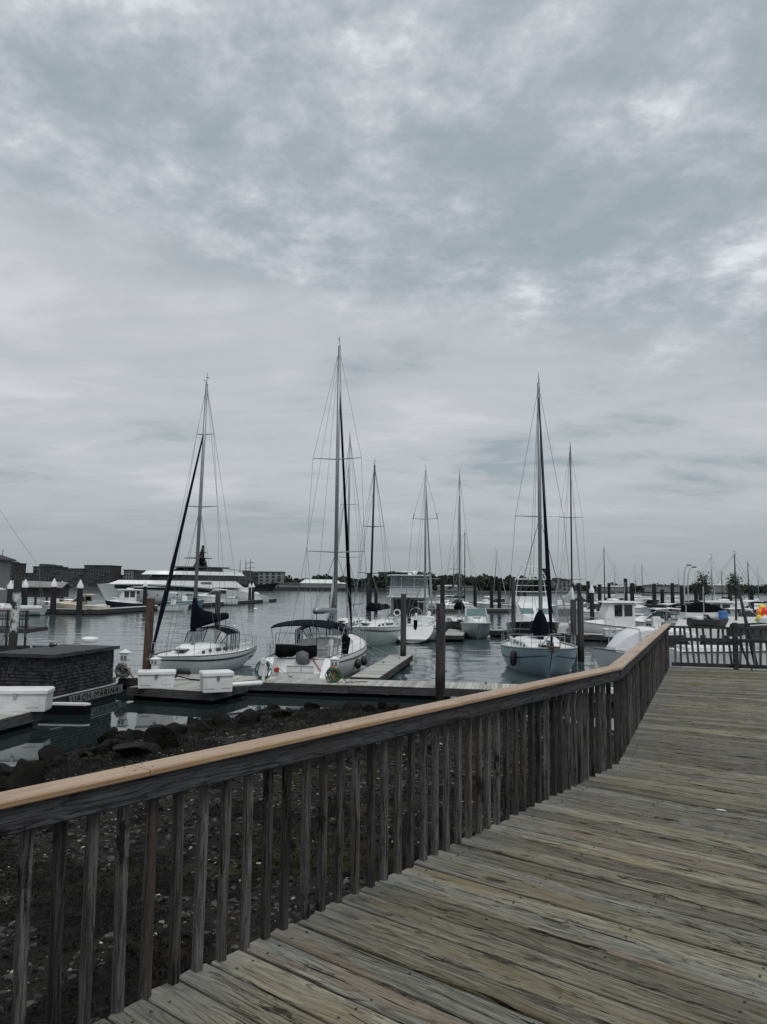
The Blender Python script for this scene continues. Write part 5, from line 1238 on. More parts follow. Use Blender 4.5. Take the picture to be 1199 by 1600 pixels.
        m = MB(); hw = W*.42; m.loft([[(L*.1,hw,z2+.75),(L*.5,hw*.9,z2+.75)],[(L*.13,hw*.92,z3),(L*.47,hw*.86,z3)]], False); m.loft([[(L*.1,-hw,z2+.75),(L*.5,-hw*.9,z2+.75)],[(L*.13,-hw*.92,z3),(L*.47,-hw*.86,z3)]], False)
        m.add([(L*.1,-hw,z2+.75),(L*.1,hw,z2+.75),(L*.13,hw*.92,z3),(L*.13,-hw*.92,z3)],[(0,1,2,3)]); m.add([(L*.5,-hw*.9,z2+.75),(L*.5,hw*.9,z2+.75),(L*.47,hw*.86,z3),(L*.47,-hw*.86,z3)],[(0,1,2,3)]); m.build('clear_enclosure', MT['vinyl'], t)
        for s_ in (-1,1):
            for xx, xt in ((.1,.13),(.3,.3),(.5,.47)): MB().tube([(L*xx,s_*hw*.97,z2),(L*xt,s_*hw*.9,z3)], .035, 5).build('top_support', MT['white'], t)
        for q in (-.35,.35): MB().tube([(L*.1,q*hw,z2+.7),(L*.13,q*hw*.95,z3)], .025, 5).build('curtain_seam', MT['white_dull'], t)
        house(t, [(L*.06,W*.46,W*.46,z3,z3+.06),(L*.3,W*.47,W*.46,z3,z3+.12),(L*.52,W*.42,W*.40,z3,z3+.06)], 'white', 'hard_top')
        m = MB(); m.lathe([(.22,0),(.18,.2)], 10, (L*.3,0,z3+.1)); m.build('radar_pedestal', MT['white'], t); m = MB(); m.bbox(L*.3-.09,L*.3+.09,-.85,.85,z3+.36,z3+.46,.03); m.build('radar_bar', MT['white'], t)
        m = MB(); m.ball((L*.25,-.55,z3+.3), .24, 10, 6); m.build('satellite_dome', MT['white'], t, True)
        m = MB(); 
        for zz in (z2+.3,z2+.6,z2+.9): m.tube([(L*.02,hw*1.05,zz),(L*.02,-hw*1.05,zz)], .018, 4)
        for q in (-1,-.5,0,.5,1): m.tube([(L*.02,q*hw*1.05,z2),(L*.02,q*hw*1.05,z2+.9)], .018, 4)
        m.build('aft_rail', MT['steel'], t)
        m = MB(); pts = [(-.02,.9+.3*math.cos(a*.524),dz+.25+.3*math.sin(a*.524)) for a in range(13)]; m.tube(pts, .07, 6); m.build('life_ring', MT['white'], t, True)
    elif style == 'tower':
        z1 = dz+1.55
        house(t, [(L*.30,W*.42,W*.40,dz-.1,z1),(L*.48,W*.40,W*.36,dz-.1,z1),(L*.64,W*.40,W*.30,dz-.1,dz+.75),(L*.86,W*.20,W*.14,H.sheer(.85)-.05,H.sheer(.85)+.28),(L*.95,W*.05,W*.03,H.sheer(.93)-.05,H.sheer(.93)+.1)], 'white')
        for s_ in (-1,1):
            m = MB(); m.add([(L*.645,s_*W*.04,dz+.74),(L*.645,s_*W*.30,dz+.74),(L*.495,s_*W*.335,z1-.16),(L*.495,s_*W*.05,z1-.16)],[(0,1,2,3)]); m.v = [(x+.03,y,z+.03) for x, y, z in m.v]; m.build('windscreen', MT['tealglass'], t)
            m = MB(); m.add([(L*.32,s_*(W*.415),dz+.7),(L*.50,s_*(W*.402),dz+.7),(L*.47,s_*(W*.385),z1-.2),(L*.32,s_*(W*.40),z1-.2)],[(0,1,2,3)]); m.build('side_window', MT['glass'], t)
        house(t, [(L*.26,W*.42,W*.40,z1,z1+.5),(L*.44,W*.38,W*.34,z1,z1+.45)], 'white', 'bridge_coaming')
        m = MB(); z2, z3 = z1+1.9, z1+3.0
        for s_ in (-1,1):
            for xx in (.27,.44): m.tube([(L*xx,s_*W*.42,dz),(L*xx*.98+.05,s_*W*.30,z2),(L*.35,s_*W*.18,z3)], .03, 5)
        for zz, ww in ((z1+.9,.36),(z1+1.4,.33),(z2,.30),(z2+.5,.25),(z3,.18)):
            for xx in (.28,.43): m.tube([(L*xx,W*ww,zz),(L*xx,-W*ww,zz)], .022, 4)
            for s_ in (-1,1): m.tube([(L*.28,s_*W*ww,zz),(L*.43,s_*W*ww,zz)], .022, 4)
        m.build('tuna_tower', MT['white'], t)
        house(t, [(L*.26,W*.32,W*.31,z2+.02,z2+.09),(L*.45,W*.32,W*.30,z2+.02,z2+.08)], 'white', 'tower_top'); house(t, [(L*.30,W*.2,W*.19,z3+.02,z3+.09),(L*.40,W*.2,W*.19,z3+.02,z3+.08)], 'white', 'upper_top')
        for s_ in (-1,1): MB().tube([(L*.35,s_*W*.42,dz+.3),(L*.30,s_*W*.75,dz+6.2)], [.03,.012], 5).build('outrigger', MT['steel'], t)
        
    elif style == 'open':
        m = MB(); m.box(L*.08,L*.75,-W*.36,W*.36,dz-.3,dz+.02); m.build('cockpit', MT['greycanvas'], t)
        m = MB(); m.bbox(L*.40,L*.52,-.35,.35,dz-.1,dz+.85,.05); m.build('console', MT['white'], t); m = MB(); m.add([(L*.5,-.34,dz+.85),(L*.5,.34,dz+.85),(L*.46,.3,dz+1.25),(L*.46,-.3,dz+1.25)],[(0,1,2,3)]); m.build('windscreen', MT['tealglass'], t)
        m = MB(); m.bbox(-.3,.1,-.2,.2,.2,1.1,.08); m.build('outboard', MT['black'], t)
        if top:
            house(t, [(L*.26,W*.36,W*.34,dz+1.75,dz+1.82),(L*.40,W*.37,W*.35,dz+1.8,dz+1.93),(L*.58,W*.34,W*.32,dz+1.68,dz+1.76)], top, 'bimini')
            for s_ in (-1,1):
                for xx in (.28,.56): MB().tube([(L*.42,s_*W*.42,dz),(L*xx,s_*W*.34,dz+1.76)], .02, 5).build('bimini_pole', MT['steel'], t)
    if rails:
        m = MB(); pts = []
        for i in range(9):
            a = H.pt(lerp(.58,.99,i/8),1,1); pts.append((a.x,max(.04,a.y-.06),a.z+.5))
        pts += [(x,-y,z) for x, y, z in reversed(pts)]; m.tube(pts, .016, 5)
        for i in (0,2,4,6,8):
            x, y, z = pts[i]
            for s_ in (-1,1): m.tube([(x,s_*y,z-.5),(x,s_*y,z)], .014, 4)
        m.build('bow_rail', MT['steel'], t)
    return t, H
p = atY(748,62,0); motorboat('small white cabin boat facing us on the open water right of the wide piling', (p.x+.4,p.y+6.8), (-.35,-6.6), 6.9, 2.5, 'greyhull', 'express', None, glass='tealglass', fb=1.35, fm=1.15, fs=1.0)
p = atY(635,76,0); motorboat('flybridge motor yacht with a clear enclosed bridge behind the stern-on sailboat', (p.x,p.y-1), (.12,1), 12, 4.3, 'white', 'fly', None, 1.9, 1.3, 1.15, cabin_mat='greycanvas')
p = atY(848,57,0); motorboat('black-hulled sport fishing boat with a tube tower behind the pale blue sailboat', (p.x+.8,p.y+10.8), (-.7,-10.6), 11, 3.9, 'blackpaint', 'tower', None, 1.75, 1.35, 1.0)
p = atY(898,66,0); motorboat('white open-backed motorboat with a windscreen frame left of the pilothouse boat', (p.x-.3,p.y), (.25,1), 7.5, 2.9, 'white', 'express', 'greycanvas', 1.4, 1.1, 1.0)
p = atY(1026,64.5,0); motorboat('small white pilothouse boat moored on the right berth dock', (p.x,p.y+.5), (-1,-.12), 6.9, 2.6, 'white', 'pilot', None, 1.5, 1.05, .9)
# canvas-topped boat right by the railing bend
p = atY(1052,41,0); K_, HK = motorboat('boat with a big white canvas cover behind the railing bend', (p.x+1.2,p.y), (-1,-.04), 5.6, 2.4, 'white', 'none', None, 1.15, .9, .8, rails=False)
house(K_, [(.2,1.1,1.0,.85,1.85),(1.0,1.15,1.05,.9,2.22),(1.7,1.15,1.05,.9,2.18),(2.5,1.12,1.02,.92,2.24),(3.3,1.1,.98,.95,2.15),(4.0,1.05,.88,.95,1.75),(4.5,.85,.65,1.0,1.2)], 'whitecanvas', 'canvas_cover')
for xx, zz in ((1.0,2.23),(2.5,2.25),(3.3,2.16)):
    MB().tube([(xx,1.17,.9),(xx,1.08,zz-.13),(xx,.9,zz+.01),(xx,-.9,zz+.01),(xx,-1.08,zz-.13),(xx,-1.17,.9)], .018, 5).build('canvas_seam', MT['greycanvas'], K_)
m = MB(); m.tube([(.6,.4,1.9),(.6,.4,3.4)], .015, 4); m.build('antenna', MT['white'], K_)
for s_ in (-1,1):
    m = MB(); m.add([(.5,s_*1.165,1.1),(3.1,s_*1.15,1.15),(3.0,s_*1.10,1.85),(1.1,s_*1.13,1.9)],[(0,1,2,3)]); m.build('side_window', MT['glass'], K_)
p = atY(1092,37.2,0); motorboat('white cabin cruiser moored right behind the end railing slats', (p.x-1.2,p.y), (1,-.02), 9.0, 3.0, 'white', 'express', None, 1.75, 1.45, 1.35, rails=True)
# dinghy with ladder
p = atY(957,45.5,0); t = empty('dinghy', (p.x,p.y,0), R(70), 'white dinghy carrying an aluminium ladder right of the piling pair', 'dinghy'); hd = Hull(2.8,1.35,.62,.5,.5,.12,.9,.35,0,2.6); fixn(hd.mesh(12,6).build('hull', MT['white'], t, 'auto')); hd.deck(12,.16,-.1).build('floor', MT['greycanvas'], t, True)
for s_ in (-1,1): hd.edge_tube(.05,0,.99,.02,0,s_).build('gunwale', MT['white_dull'], t, True)
m = MB(); 
for s_ in (-1,1): m.bar((.4,s_*.22,.45),(1.0,s_*.18,2.0),.05,.03)
for i in range(6): m.bar((.45+.1*i,-.2,.6+.25*i),(.45+.1*i,.2,.6+.25*i),.05,.025)
m.build('ladder', MT['alu'], t)
# right basin boats
p = atY(1044,64,0); motorboat('small boat with a navy bimini beyond the railing bend', (p.x+.2,p.y+5), (-.1,-1), 5.5, 2.2, 'white', 'open', 'navy', 1.1,.9,.8)
rb = [(880,140,'open',None,'white'),(905,150,'express',None,'white'),(975,125,'express',None,'white'),(1000,130,'open','whitecanvas','white'),(1020,98,'express',None,'white'),(1060,92,'express','whitecanvas','white'),(1088,88,'open','navy','white'),(1108,92,'express',None,'navypaint'),(1135,85,'express','whitecanvas','white'),(1170,96,'open','whitecanvas','white'),(715,128,'express',None,'white'),(755,142,'open',None,'white'),(785,138,'express',None,'white'),(835,128,'express',None,'white'),(1036,74,'express','whitecanvas','white'),(1070,72,'open','navy','white'),(1118,78,'pilot',None,'white'),(1160,76,'express','whitecanvas','white'),(1192,82,'express',None,'white'),(925,104,'express',None,'white')]
for i, (px, Y, st, tp, hc) in enumerate(sorted(rb)):
    p = atY(px,Y,0); s_ = 1 if i%2 else -1; L = 7.2+(i%3); motorboat(ORD[i]+' from the left of the small motorboats moored across the far basin', (p.x-s_*L*.4,p.y), (s_,.25*((i%3)-1)), L, 2.7, hc, st, tp, group='small motorboats across the far basin', rails=False)
# left marina boats
def along(px, Y, off=0): p = atY(px, Y, 0); return (p.x, p.y+off)
motorboat('cream cabin cruiser with tan canvas on the left marina dock', along(168,106), (-1,-.05), 7.2, 2.8, 'cream', 'express', 'tan', 1.5,1.15,1.0, cabin_mat='cream')
motorboat('navy-hulled day boat with a white cabin on the left marina dock', along(238,122), (-1,-.05), 7.4, 2.7, 'navypaint', 'pilot', None, 1.5,1.1,1.0)
motorboat('small white motorboat tied in front of the left marina dock', along(262,121,-4), (1,-.12), 4.6, 2.0, 'white', 'open', 'whitecanvas', 1.2,.95,.8)
motorboat('teal-hulled motorboat behind the dark furled sail on the left marina dock', along(262,136), (1,.05), 6.5, 2.4, 'teal', 'open', None, 1.4,1.1,1.0)
motorboat('white flybridge cruiser with dark windows at the stern of the large yacht', along(372,152), (-1,-.2), 9.5, 3.4, 'white', 'express', 'white', 2.0,1.6,1.4)
motorboat('low white motorboat beside the gabled float house', along(56,108), (1,.05), 6.0, 2.3, 'white', 'open', None, 1.2,.95,.8)
motorboat('white runabout at the left end of the left marina dock', along(106,107), (-1,0), 4.2, 2.0, 'white', 'open', None, 1.1,.9,.8)
# ---------------------------------------------------------------- large motor yacht
b0 = atY(152,150,3.4); s0 = atY(403,180,1.0); dv = (b0-s0).xy; YL = dv.length
Y_ = empty('motor_yacht', (s0.x,s0.y,0), heading(*dv), 'large white motor yacht with black window bands and a dark radar mast', 'yacht')
HY = Hull(YL, 8.4, 3.9, 3.35, 1.5, 1.2, .9, 2.6, -1.6, 2.4, 0, True, .5)
fixn(HY.mesh(24,8).build('hull', MT['white'], Y_, 'auto')); HY.deck(20,.05,.1).build('deck', MT['deckwhite'], Y_, True)
def tier(f0, f1, z0, z1, wmul, mat, name, bowcut=0.0, sterncut=0.0, tz=None, n=16):
    m = MB(); rings_b, rings_t = [], []
    xs = [lerp(f0,f1,i/n) for i in range(n+1)]
    def out(fs, z, cut):
        pts = []
        for f in fs:
            w = HY.beam(f)*wmul*min(1, ((f1-f)/(.16))**.5 if f1-f < .16 else 1); pts.append((f, max(.08,w)))
        return [(f*YL,w,z) for f, w in pts]+[(f*YL,-w,z) for f, w in reversed(pts)]
    a = out(xs, z0, 0); xt = [lerp(f0+sterncut,f1-bowcut,i/n) for i in range(n+1)]
    g1 = f1; b = []
    wq = [abs(q[1]) for q in a[:n+1]]
    for i, f in enumerate(xt): b.append((f*YL, wq[i]*.95, z1))
    b = b+[(x,-y,z) for x, y, z in reversed(b)]
    m.loft([a,b], True, True); return fixn(m.build(name, MT[mat], Y_, 'auto'))
for s_ in (-1,1): HY.band(.80,.95,.30,.93,24,.06,s_).build('main_window_band', MT['glass'], Y_)
tier(.18,.985,3.36,4.75,.985,'white','upper_bulwark',.10,.05)
for s_ in (-1,1): HY.band(.64,.70,.22,.55,24,.06,s_).build('lower_window_band', MT['glass'], Y_)
tier(.22,.72,4.72,6.0,.86,'glass','bridge_windows',.02,0)
tier(.17,.76,5.98,6.75,.92,'white','bridge_roof',.03,.02)
tier(.40,.62,4.25,4.5,1.0,'glass','slit_window')
tier(.30,.58,6.72,7.55,.62,'glass','sky_lounge',.03,0); tier(.32,.42,6.74,7.5,.66,'white','sky_lounge_pillar',0,.04); tier(.26,.60,7.52,7.8,.68,'blackpaint','sky_roof',.02,0)
m = MB(); m.loft([[(x*YL,y,z) for x, y in ((.37,-.9),(.44,-.9),(.44,.9),(.37,.9))] for x, z in ((0,7.7),)]+[[(x*YL,y,9.9) for x, y in ((.385,-.4),(.41,-.4),(.41,.4),(.385,.4))]]+[[(x*YL,y,12.2) for x, y in ((.385,-.2),(.395,-.2),(.395,.2),(.385,.2))]], True, True); m.build('radar_mast', MT['blackpaint'], Y_)
m = MB(); m.box(.36*YL,.48*YL,-1.8,1.8,9.6,9.75); m.box(.385*YL,.42*YL,-1.2,1.2,10.9,11.05); m.build('mast_crossarm', MT['blackpaint'], Y_)
for x, y, z, r_ in ((.40,-1.1,8.7,.55),(.40,1.1,8.7,.55),(.39,0,12.3,.3),(.40,.5,11.4,.3)):
    m = MB(); m.ball((x*YL,y,z), r_, 10, 6); m.build('dome', MT['blackpaint'], Y_, True)
for f0, f1, z0, z1 in ((.02,.22,1.2,1.6),(.05,.22,1.6,2.4),(.09,.22,2.4,3.4)):
    tier(f0,f1,z0,z1,.95,'white','aft_terrace',0,.02)
for i in range(7):
    f = .55+i*.055; a = HY.pt(f,.62,1,.03); 
    for s_ in (-1,1):
        m = MB(); m.ball((a.x,s_*a.y,1.9), .22, 8, 4, (1,.3,1)); m.build('porthole', MT['glass'], Y_)
m = MB(); 
for s_ in (-1,1): m.tube([(f*YL,s_*(HY.beam(f)*.9),5.9-(.8 if f < .15 else 0)) for f in (.1,.15,.2)], .04, 5)
m.tube([(.20*YL,0,6.7),(.20*YL,0,8.3)], .03, 5); m.tube([(.1*YL,0,7.2),(.30*YL,0,7.7)], .06, 5); m.build('awning_spar', MT['rubber'], Y_)

# ---------------------------------------------------------------- gabled float house, left marina
q = atY(66,110,0); t = empty('boat_shed', (q.x,q.y,0), .1, 'low brown boat shed with a pale gabled roof on the left marina dock', 'shed')
m = MB(); m.box(-3.6,3.0,-2,2,2.1,3.7); m.build('wall', MT['brick'], t)
m = MB(); 
for s_ in (-1,1): m.add([(-4.2,s_*2.5,3.5),(3.4,s_*2.5,3.4),(3.4,0,4.1),(-4.2,0,4.3),(-4.2,s_*2.5,3.62),(3.4,s_*2.5,3.52),(3.4,0,4.22),(-4.2,0,4.42)],[(0,1,2,3),(7,6,5,4),(0,4,5,1),(1,5,6,2),(2,6,7,3),(3,7,4,0)])
fixn(m.build('roof', MT['stucco'], t))
for x in (-3.3,-1.8,-.3,1.2,2.7):
    m = MB(); m.bar((x,-1.9,-.5),(x,-1.9,2.1),.25,.25); m.build('post', MT['piling_dark'], t)
m = MB(); m.box(-4,3.4,-2.4,2.4,.5,.75); m.build('base', MT['fascia'], t)
# white tower at the left edge
q = atY(-19,120,0); t = empty('harbour_tower', (q.x,q.y,0), .0, 'white tower house with a dark hipped roof cut by the left edge', 'building')
zt = zrow(876,q.x,q.y); m = MB(); m.box(-2.2,2.2,-2.2,2.2,0,zt); m.build('wall', MT['stucco'], t)
m = MB(); m.loft([[(x*a,y*a,z) for x, y in ((-2.2,-2.2),(2.2,-2.2),(2.2,2.2),(-2.2,2.2))] for z, a in ((zt,1.28),(zt+.25,1.25),(zt+1.1,.35))], True, True); m.build('roof', MT['roof'], t)
for y in (-2.25,):
    for x in (-.7,1.1):
        m = MB(); m.box(x-.55,x+.55,y-.02,y+.05,zt-2.6,zt-.5); m.build('window', MT['glass'], t)
m = MB(); m.tube([(1.9,0,zt+.3),(1.9,0,zt+1.8)], .05, 5); m.build('finial', MT['roof'], t)
m = MB(); m.box(-2.3,2.3,-2.4,2.4,0,.9); m.build('plinth', MT['quay'], t)

# ---------------------------------------------------------------- far shore
m = MB(); m.prism([(-700,520),(-40,520),(160,530),(160,900),(-700,900)], -2, .9); tag(m.build('far_shore', MT['land']), kind='structure')
m = MB(); m.prism([(100,760),(1200,640),(1200,1100),(100,1100)], -2, 1.2); tag(m.build('far_shore_east', MT['land']), kind='structure')
m = MB(); m.prism([(-160,505),(30,505),(30,519.5),(-160,519.5)], -2, 2.2); tag(m.build('quay', MT['quay']), 'low dark quay wall along the far shore', 'quay')
def building(x0p, x1p, ytop, Y, depth, label, wall='brick', storeys=5, cols=None, roof='roof', setback=True, base=None):
    a = atY(x0p,Y,0); b = atY(x1p,Y,0); c = (a+b)/2; w = b.x-a.x; zt = zrow(ytop,c.x,Y); z0 = .8
    t = empty('building', (c.x,Y,0), 0, label, 'building')
    m = MB(); m.box(-w/2,w/2,0,depth,z0,zt); m.build('wall', MT[wall], t)
    m = MB(); m.box(-w/2-.4,w/2+.4,-.4,depth+.4,zt+.01,zt+.5); rf = m.build('roof', MT[roof], t)
    if setback:
        m = MB(); m.box(-w*.3,-w*.02,2,depth-1,zt+.5,zt+2.2); m.box(w*.15,w*.3,2,depth-1,zt+.5,zt+1.6); m.build('penthouse', MT['brick2'], rf)
    sh = (zt-z0)/storeys; cols = cols or max(3, int(w/3.4)); cw = w/cols; g = MB(); fr = MB(); bl = MB()
    for r_ in range(storeys):
        for k in range(cols):
            if rnd.random() < .06: continue
            x = -w/2+(k+.5)*cw; z = z0+r_*sh+sh*.28
            fr.box(x-cw*.30,x+cw*.30,-.12,-.01,z-.1,z+sh*.55+.1); g.box(x-cw*.25,x+cw*.25,-.2,-.125,z,z+sh*.55)
            if (k*7+r_*3)%5 == 0: bl.box(x-cw*.4,x+cw*.4,-1.3,-.21,z-.25,z-.1)
    fr.build('window_frames', MT['winframe'], t)['kind'] = 'stuff'; g.build('windows', MT['glass'], t)['kind'] = 'stuff'
    if bl.v: bl.build('balconies', MT['stucco'], t)['kind'] = 'stuff'
    return t
building(-30,20,880,560,20,'far dark building behind the white tower at the left edge','brick',5)
building(22,51,896,540,20,'low far brick building left of the apartment blocks','brick',4,setback=False)
building(51,87,886,530,20,'far brick apartment block with a pierced roof parapet','brick',6)
building(86,131,889,528,20,'long far brick apartment block between the two taller ones','brick2',6,setback=False)
building(131,172,884,525,22,'far flat-roofed brick block nearest the bow of the large yacht','brick',6,setback=False)
building(172,193,899,560,20,'low far building left of the pale gable','brick2',4,setback=False); building(193,206,891,540,14,'narrow pale far building above the yacht foredeck','stucco',5,setback=False)
building(206,226,892,545,14,'far grey building right of the narrow pale one','brick2',5,setback=False)
building(318,372,900,600,20,'low far building behind the yacht stern','brick2',4,setback=False); building(372,404,896,560,20,'far grey building behind the tall ship masts','brick2',4)
building(404,441,894,540,18,'far pale balconied building right of the tall ship masts','stucco',5,setback=False)
building(592,662,895,560,20,'long far brick building on the wooded shore above the flybridge yacht','brick',5,setback=False)
building(848,857,889,700,14,'far dark tower behind the pale blue sailboat mast','brick',9,4,setback=False)
building(866,893,907,640,20,'low pale far building right of the dark tower','stucco',3)
building(768,800,913,600,14,'low far building among shore trees in the centre','stucco',2,setback=False)
# pale event tent
q = atY(501,522,0); t = empty('event_tent', (q.x,522,0), 0, 'long pale event tent on the far quay', 'tent'); w = 27
m = MB(); m.box(-w/2,w/2,0,10,2.2,5.0); m.build('wall', MT['stucco'], t); m = MB(); m.loft([[(-w/2-.3,-.3,5),(-w/2+2.5,5,7.6),(-w/2-.3,10.3,5)],[(w/2+.3,-.3,5),(w/2-2.5,5,7.6),(w/2+.3,10.3,5)]], True, True); m.build('roof', MT['white_dull'], t)
# tree belts (a far wood that reads as one mass)
def leaf_mass(name, spots, mat, label, size=.9, per=150, kind='stuff'):
    m = MB()
    for x, y, zb, rx, rz in spots:
        n = per
        for _ in range(n):
            u, v, w = rnd.gauss(0,.42), rnd.gauss(0,.42), rnd.gauss(0,.40)
            l = math.sqrt(u*u+v*v+w*w)
            if l > 1.05: continue
            c = Vector((x+u*rx, y+v*rx, zb+rz*(1+w))); a = Vector((rnd.gauss(0,1),rnd.gauss(0,1),rnd.gauss(0,1))).normalized(); b = a.orthogonal().normalized(); s_ = size*rnd.uniform(.6,1.4)
            d_ = a.cross(b); m.add([c+b*s_, c+d_*s_*.8, c-b*s_*.7, c-d_*s_], [(0,1,2,3)])
    return tag(m.build(name, mat), label, 'trees' if label else None, None, kind)
def spots(px0, px1, prof, Y0_, Y1_, n):
    out = []
    for i in range(n):
        px = lerp(px0,px1,(i+rnd.random())/n); Y = rnd.uniform(Y0_,Y1_); p = atY(px,Y,0); zt = max(5, zrow(prof(px)+rnd.uniform(-1.5,4),p.x,Y)); out.append((p.x,Y,.2,rnd.uniform(5,8),zt*.56))
    return out
leaf_mass('tree_belt', spots(440,600,lambda x: 904+3*math.sin(x*.07)-1.5*math.sin(x*.19),540,580,46), MT['leaf'], 'dark belt of trees on the far shore behind the event tent', 1.3, 280)
leaf_mass('tree_belt', spots(588,850,lambda x: 901+5*sstep(690,830,x)+2.5*math.sin(x*.13)-2*math.sin(x*.31),545,585,95), MT['leaf'], 'dark wooded shore behind the centre masts', 1.3, 300)
leaf_mass('tree_belt', spots(10,420,lambda x: 903+2*math.sin(x*.11),565,600,60), MT['leaf'], 'trees between the far apartment blocks at left', 1.0, 160)
leaf_mass('tree_belt', spots(850,1215,lambda x: 915+1.2*math.sin(x*.09),640,760,90), MT['leaf'], 'low line of trees along the far right shore', 1.1, 150)
# white gleam of yards and parked boats on the far shores: small sheds
for i, (px, Y, w, h, lab) in enumerate([(530,523,9,2.6,'small white shed right of the event tent on the far quay'),(455,523,16,2.2,'long low pale shed left of the event tent'),(700,541,14,3,'small pale boathouse below the wooded shore'),(735,541,11,2.6,'small white boathouse under the far centre trees'),(960,642,26,4,'pale low far shed on the right shore'),(1040,648,34,5,'long grey far shed on the right shore'),(1130,640,30,6,'wide grey far warehouse at right')]):
    q = atY(px,Y,0); t = empty('shed', (q.x,q.y,0), 0, lab, 'shed'); b_z = 2.2 if Y == 523 else .9
    m = MB(); m.box(-w/2,w/2,0,6,b_z,b_z+h); m.build('wall', MT['stucco'], t); m = MB(); m.prism([(-w/2-.3,-.4),(w/2+.3,-.4),(w/2+.3,6.4),(-w/2-.3,6.4)], b_z+h+.01, b_z+h+.9, 1.5); m.build('roof', MT['white_dull' if i%2 == 0 else 'brick2'], t)
# tall ship
q = atY(384,470,0); t = empty('tall_ship', (q.x,q.y,0), .1, 'distant three-masted tall ship right of the large yacht', 'ship'); hs = Hull(40,8,5,3.4,4,1,.8,4,0,2.2); o = fixn(hs.mesh(14,6).build('hull', MT['blackpaint'], t, 'auto')); o.location = (-20,0,0); d_ = hs.deck(12); d_ = d_.build('deck', MT['teak'], t, True); d_.location = (-20,0,0)
for px, yt in ((375,875),(384,874),(391,873)):
    p = atY(px,470,0); x = p.x-q.x; zt = zrow(yt,p.x,470); m = MB(); m.tube([(x,0,2),(x,0,zt)], [.35,.18], 6)
    for f in ((.55,.72,.88) if px > 380 else (.6,)): m.tube([(x-.6,-5*(1.2-f),zt*f),(x+3.5*(1.5-f),5*(1.2-f),zt*f)], .16, 5)
    m.build('mast', MT['rubber'], t)
# wharf furniture
def street_tree(px, Y, ybot, ytop, label):
    p = atY(px,Y,2.1); zt = zrow(ytop,p.x,Y); t = empty('tree', (p.x,p.y,2.1), 0, label, 'tree'); h = zt-2.1
    m = MB(); m.tube([(0,0,0),(.03,.0,h*.4),(-.02,.02,h*.8)], [.09,.07,.03], 7); m.tube([(.03,0,h*.45),(.35,.1,h*.72)], [.04,.015], 5); m.tube([(.0,0,h*.5),(-.3,-.1,h*.75)], [.04,.015], 5); m.build('trunk', MT['bark'], t, True)
    m = MB()
    for cx, cy, cz, r_ in ((0,0,h*.80,h*.17),(.25,.1,h*.70,h*.13),(-.28,-.05,h*.72,h*.12),(.05,.2,h*.90,h*.12),(.1,-.2,h*.62,h*.11)):
        for _ in range(170):
            v = Vector((rnd.gauss(0,.5),rnd.gauss(0,.5),rnd.gauss(0,.5)))*r_; c = Vector((cx,cy,cz))+v; a = Vector((rnd.gauss(0,1),rnd.gauss(0,1),rnd.gauss(0,1))).normalized(); b = a.orthogonal().normalized(); d = a.cross(b); s_ = rnd.uniform(.04,.09)
            m.add([c+b*s_,c+d*s_*.7,c-b*s_,c-d*s_*.7],[(0,1,2,3)])
    m.build('crown', MT['leaf2'], t)
street_tree(1101,56,0,896,'small round-crowned tree on the wharf, the left of two'); street_tree(1151,54,0,897,'small round-crowned tree on the wharf, right one beside a mast')
for i, (px, lab) in enumerate(((1072,'left curved lamp post of the pair beyond the wharf'),(1078,'right curved lamp post of the pair, with a lamp head'))):
    p = atY(px,62,0); t = empty('lamp_post', (p.x,p.y,0), 0, lab, 'lamp post'); zt = zrow(883+3*i,p.x,p.y); m = MB(); m.tube([(0,0,-.5),(0,0,zt*.75),(.05,0,zt*.9),(.2,0,zt*.98),(.35+.1*i,0,zt)], [.06,.05,.045,.04,.03], 6); m.build('pole', MT['greycanvas'], t, True)
    m = MB(); m.bbox(.28+.1*i,.6+.1*i,-.1,.1,zt-.06,zt+.06,.02); m.build('lamp_head', MT['rubber'], t)
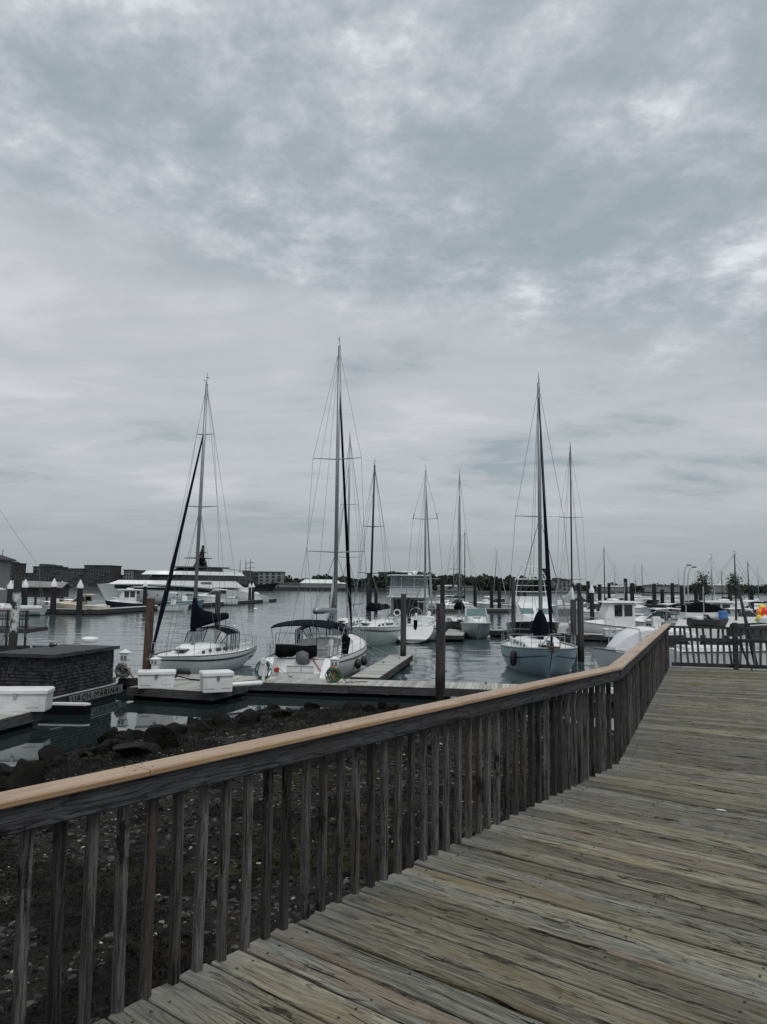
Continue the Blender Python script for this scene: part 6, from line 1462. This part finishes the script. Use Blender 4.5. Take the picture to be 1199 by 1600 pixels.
# skiff standing on the wharf edge, and a second boat with a dark top
q = atY(1103,43.6,2.1); t = empty('skiff', (q.x-.9,q.y,2.12), .05, 'black skiff with a low windscreen standing on the wharf edge', 'skiff'); hq = Hull(2.3,.95,.5,.42,.42,.0,.9,.3,0,2.4,0,True); fixn(hq.mesh(10,6).build('hull', MT['blackpaint'], t, 'auto')); hq.deck(10,.03,.03).build('deck', MT['rubber'], t, True)
m = MB(); m.add([(1.2,-.35,.42),(1.2,.35,.42),(.95,.3,.72),(.95,-.3,.72)],[(0,1,2,3)]); m.build('windscreen', MT['tealglass'], t); m = MB(); m.bbox(.3,.7,-.3,.3,.42,.6,.03); m.build('seat', MT['white'], t); m = MB(); m.tube([(1.0,.3,.4),(1.0,.3,2.3)], .03, 5); m.build('pole', MT['steel'], t)
q = atY(1096,55,2.1); t = empty('covered_boat', (q.x-1.3,q.y,2.1), .0, 'small boat under a rounded black cover parked on the wharf', 'boat'); hq = Hull(3.2,1.4,.6,.5,.5,.0,.9,.4,0,2.4,0,True); fixn(hq.mesh(10,6).build('hull', MT['white'], t, 'auto')); house(t, [(.1,.62,.5,.45,.95),(1.2,.66,.55,.5,1.25),(2.4,.5,.4,.5,.95),(3.0,.15,.1,.55,.65)], 'black', 'cover')
q = atY(1131,50,2.1); m = MB(); m.lathe([(.26,0),(.29,.05),(.29,.3),(.31,.33),(.29,.36),(.29,.7),(.24,.76)], 14); o = m.build('barrel', pm('blue_plastic', (.03,.12,.32), .45), None, 'auto'); o.location = (q.x,q.y,2.105); tag(o, 'bright blue barrel standing on the wharf', 'barrel')
# balloon cluster
q = atY(1191,48,2.1); t = empty('balloon_bunch', (q.x+.1,q.y,2.105), 0, 'bunch of red, orange and yellow balloons on the wharf at the right edge', 'balloons')
t.scale = (.82,.82,.82)
m = MB(); m.tube([(0,0,0),(0,0,.7)], [.10,.03], 6); m.build('stand', MT['b_green'], t)
for i, (x, y, z, r_, c_) in enumerate([(-.25,0,.95,.24,'b_orange'),(.1,-.15,1.0,.28,'b_red'),(.35,.05,.85,.24,'b_red'),(0,.1,1.28,.24,'b_yellow'),(-.32,-.05,.55,.2,'b_yellow'),(.0,-.2,.6,.22,'b_orange'),(.3,-.1,.5,.2,'b_orange'),(-.42,.05,.3,.17,'b_green'),(-.1,-.2,.25,.18,'b_yellow'),(.25,-.1,.2,.17,'b_orange'),(.5,.0,1.15,.2,'b_orange')]):
    m = MB(); m.ball((x,y,z), r_, 12, 8, (1,1,1.12)); m.build('balloon', MT[c_], t, True)
q = atY(1200,41.0,2.1); m = MB(); m.lathe([(.15,0),(.36,.12),(.42,.38),(.36,.62),(.15,.75)], 16); o = m.build('round_buoy', MT['white_dull'], None, 'auto'); q2 = atY(1200,42.4,2.1); o.location = (q2.x,q2.y,2.1); tag(o, 'round white buoy on the wharf edge at the right border', 'buoy')
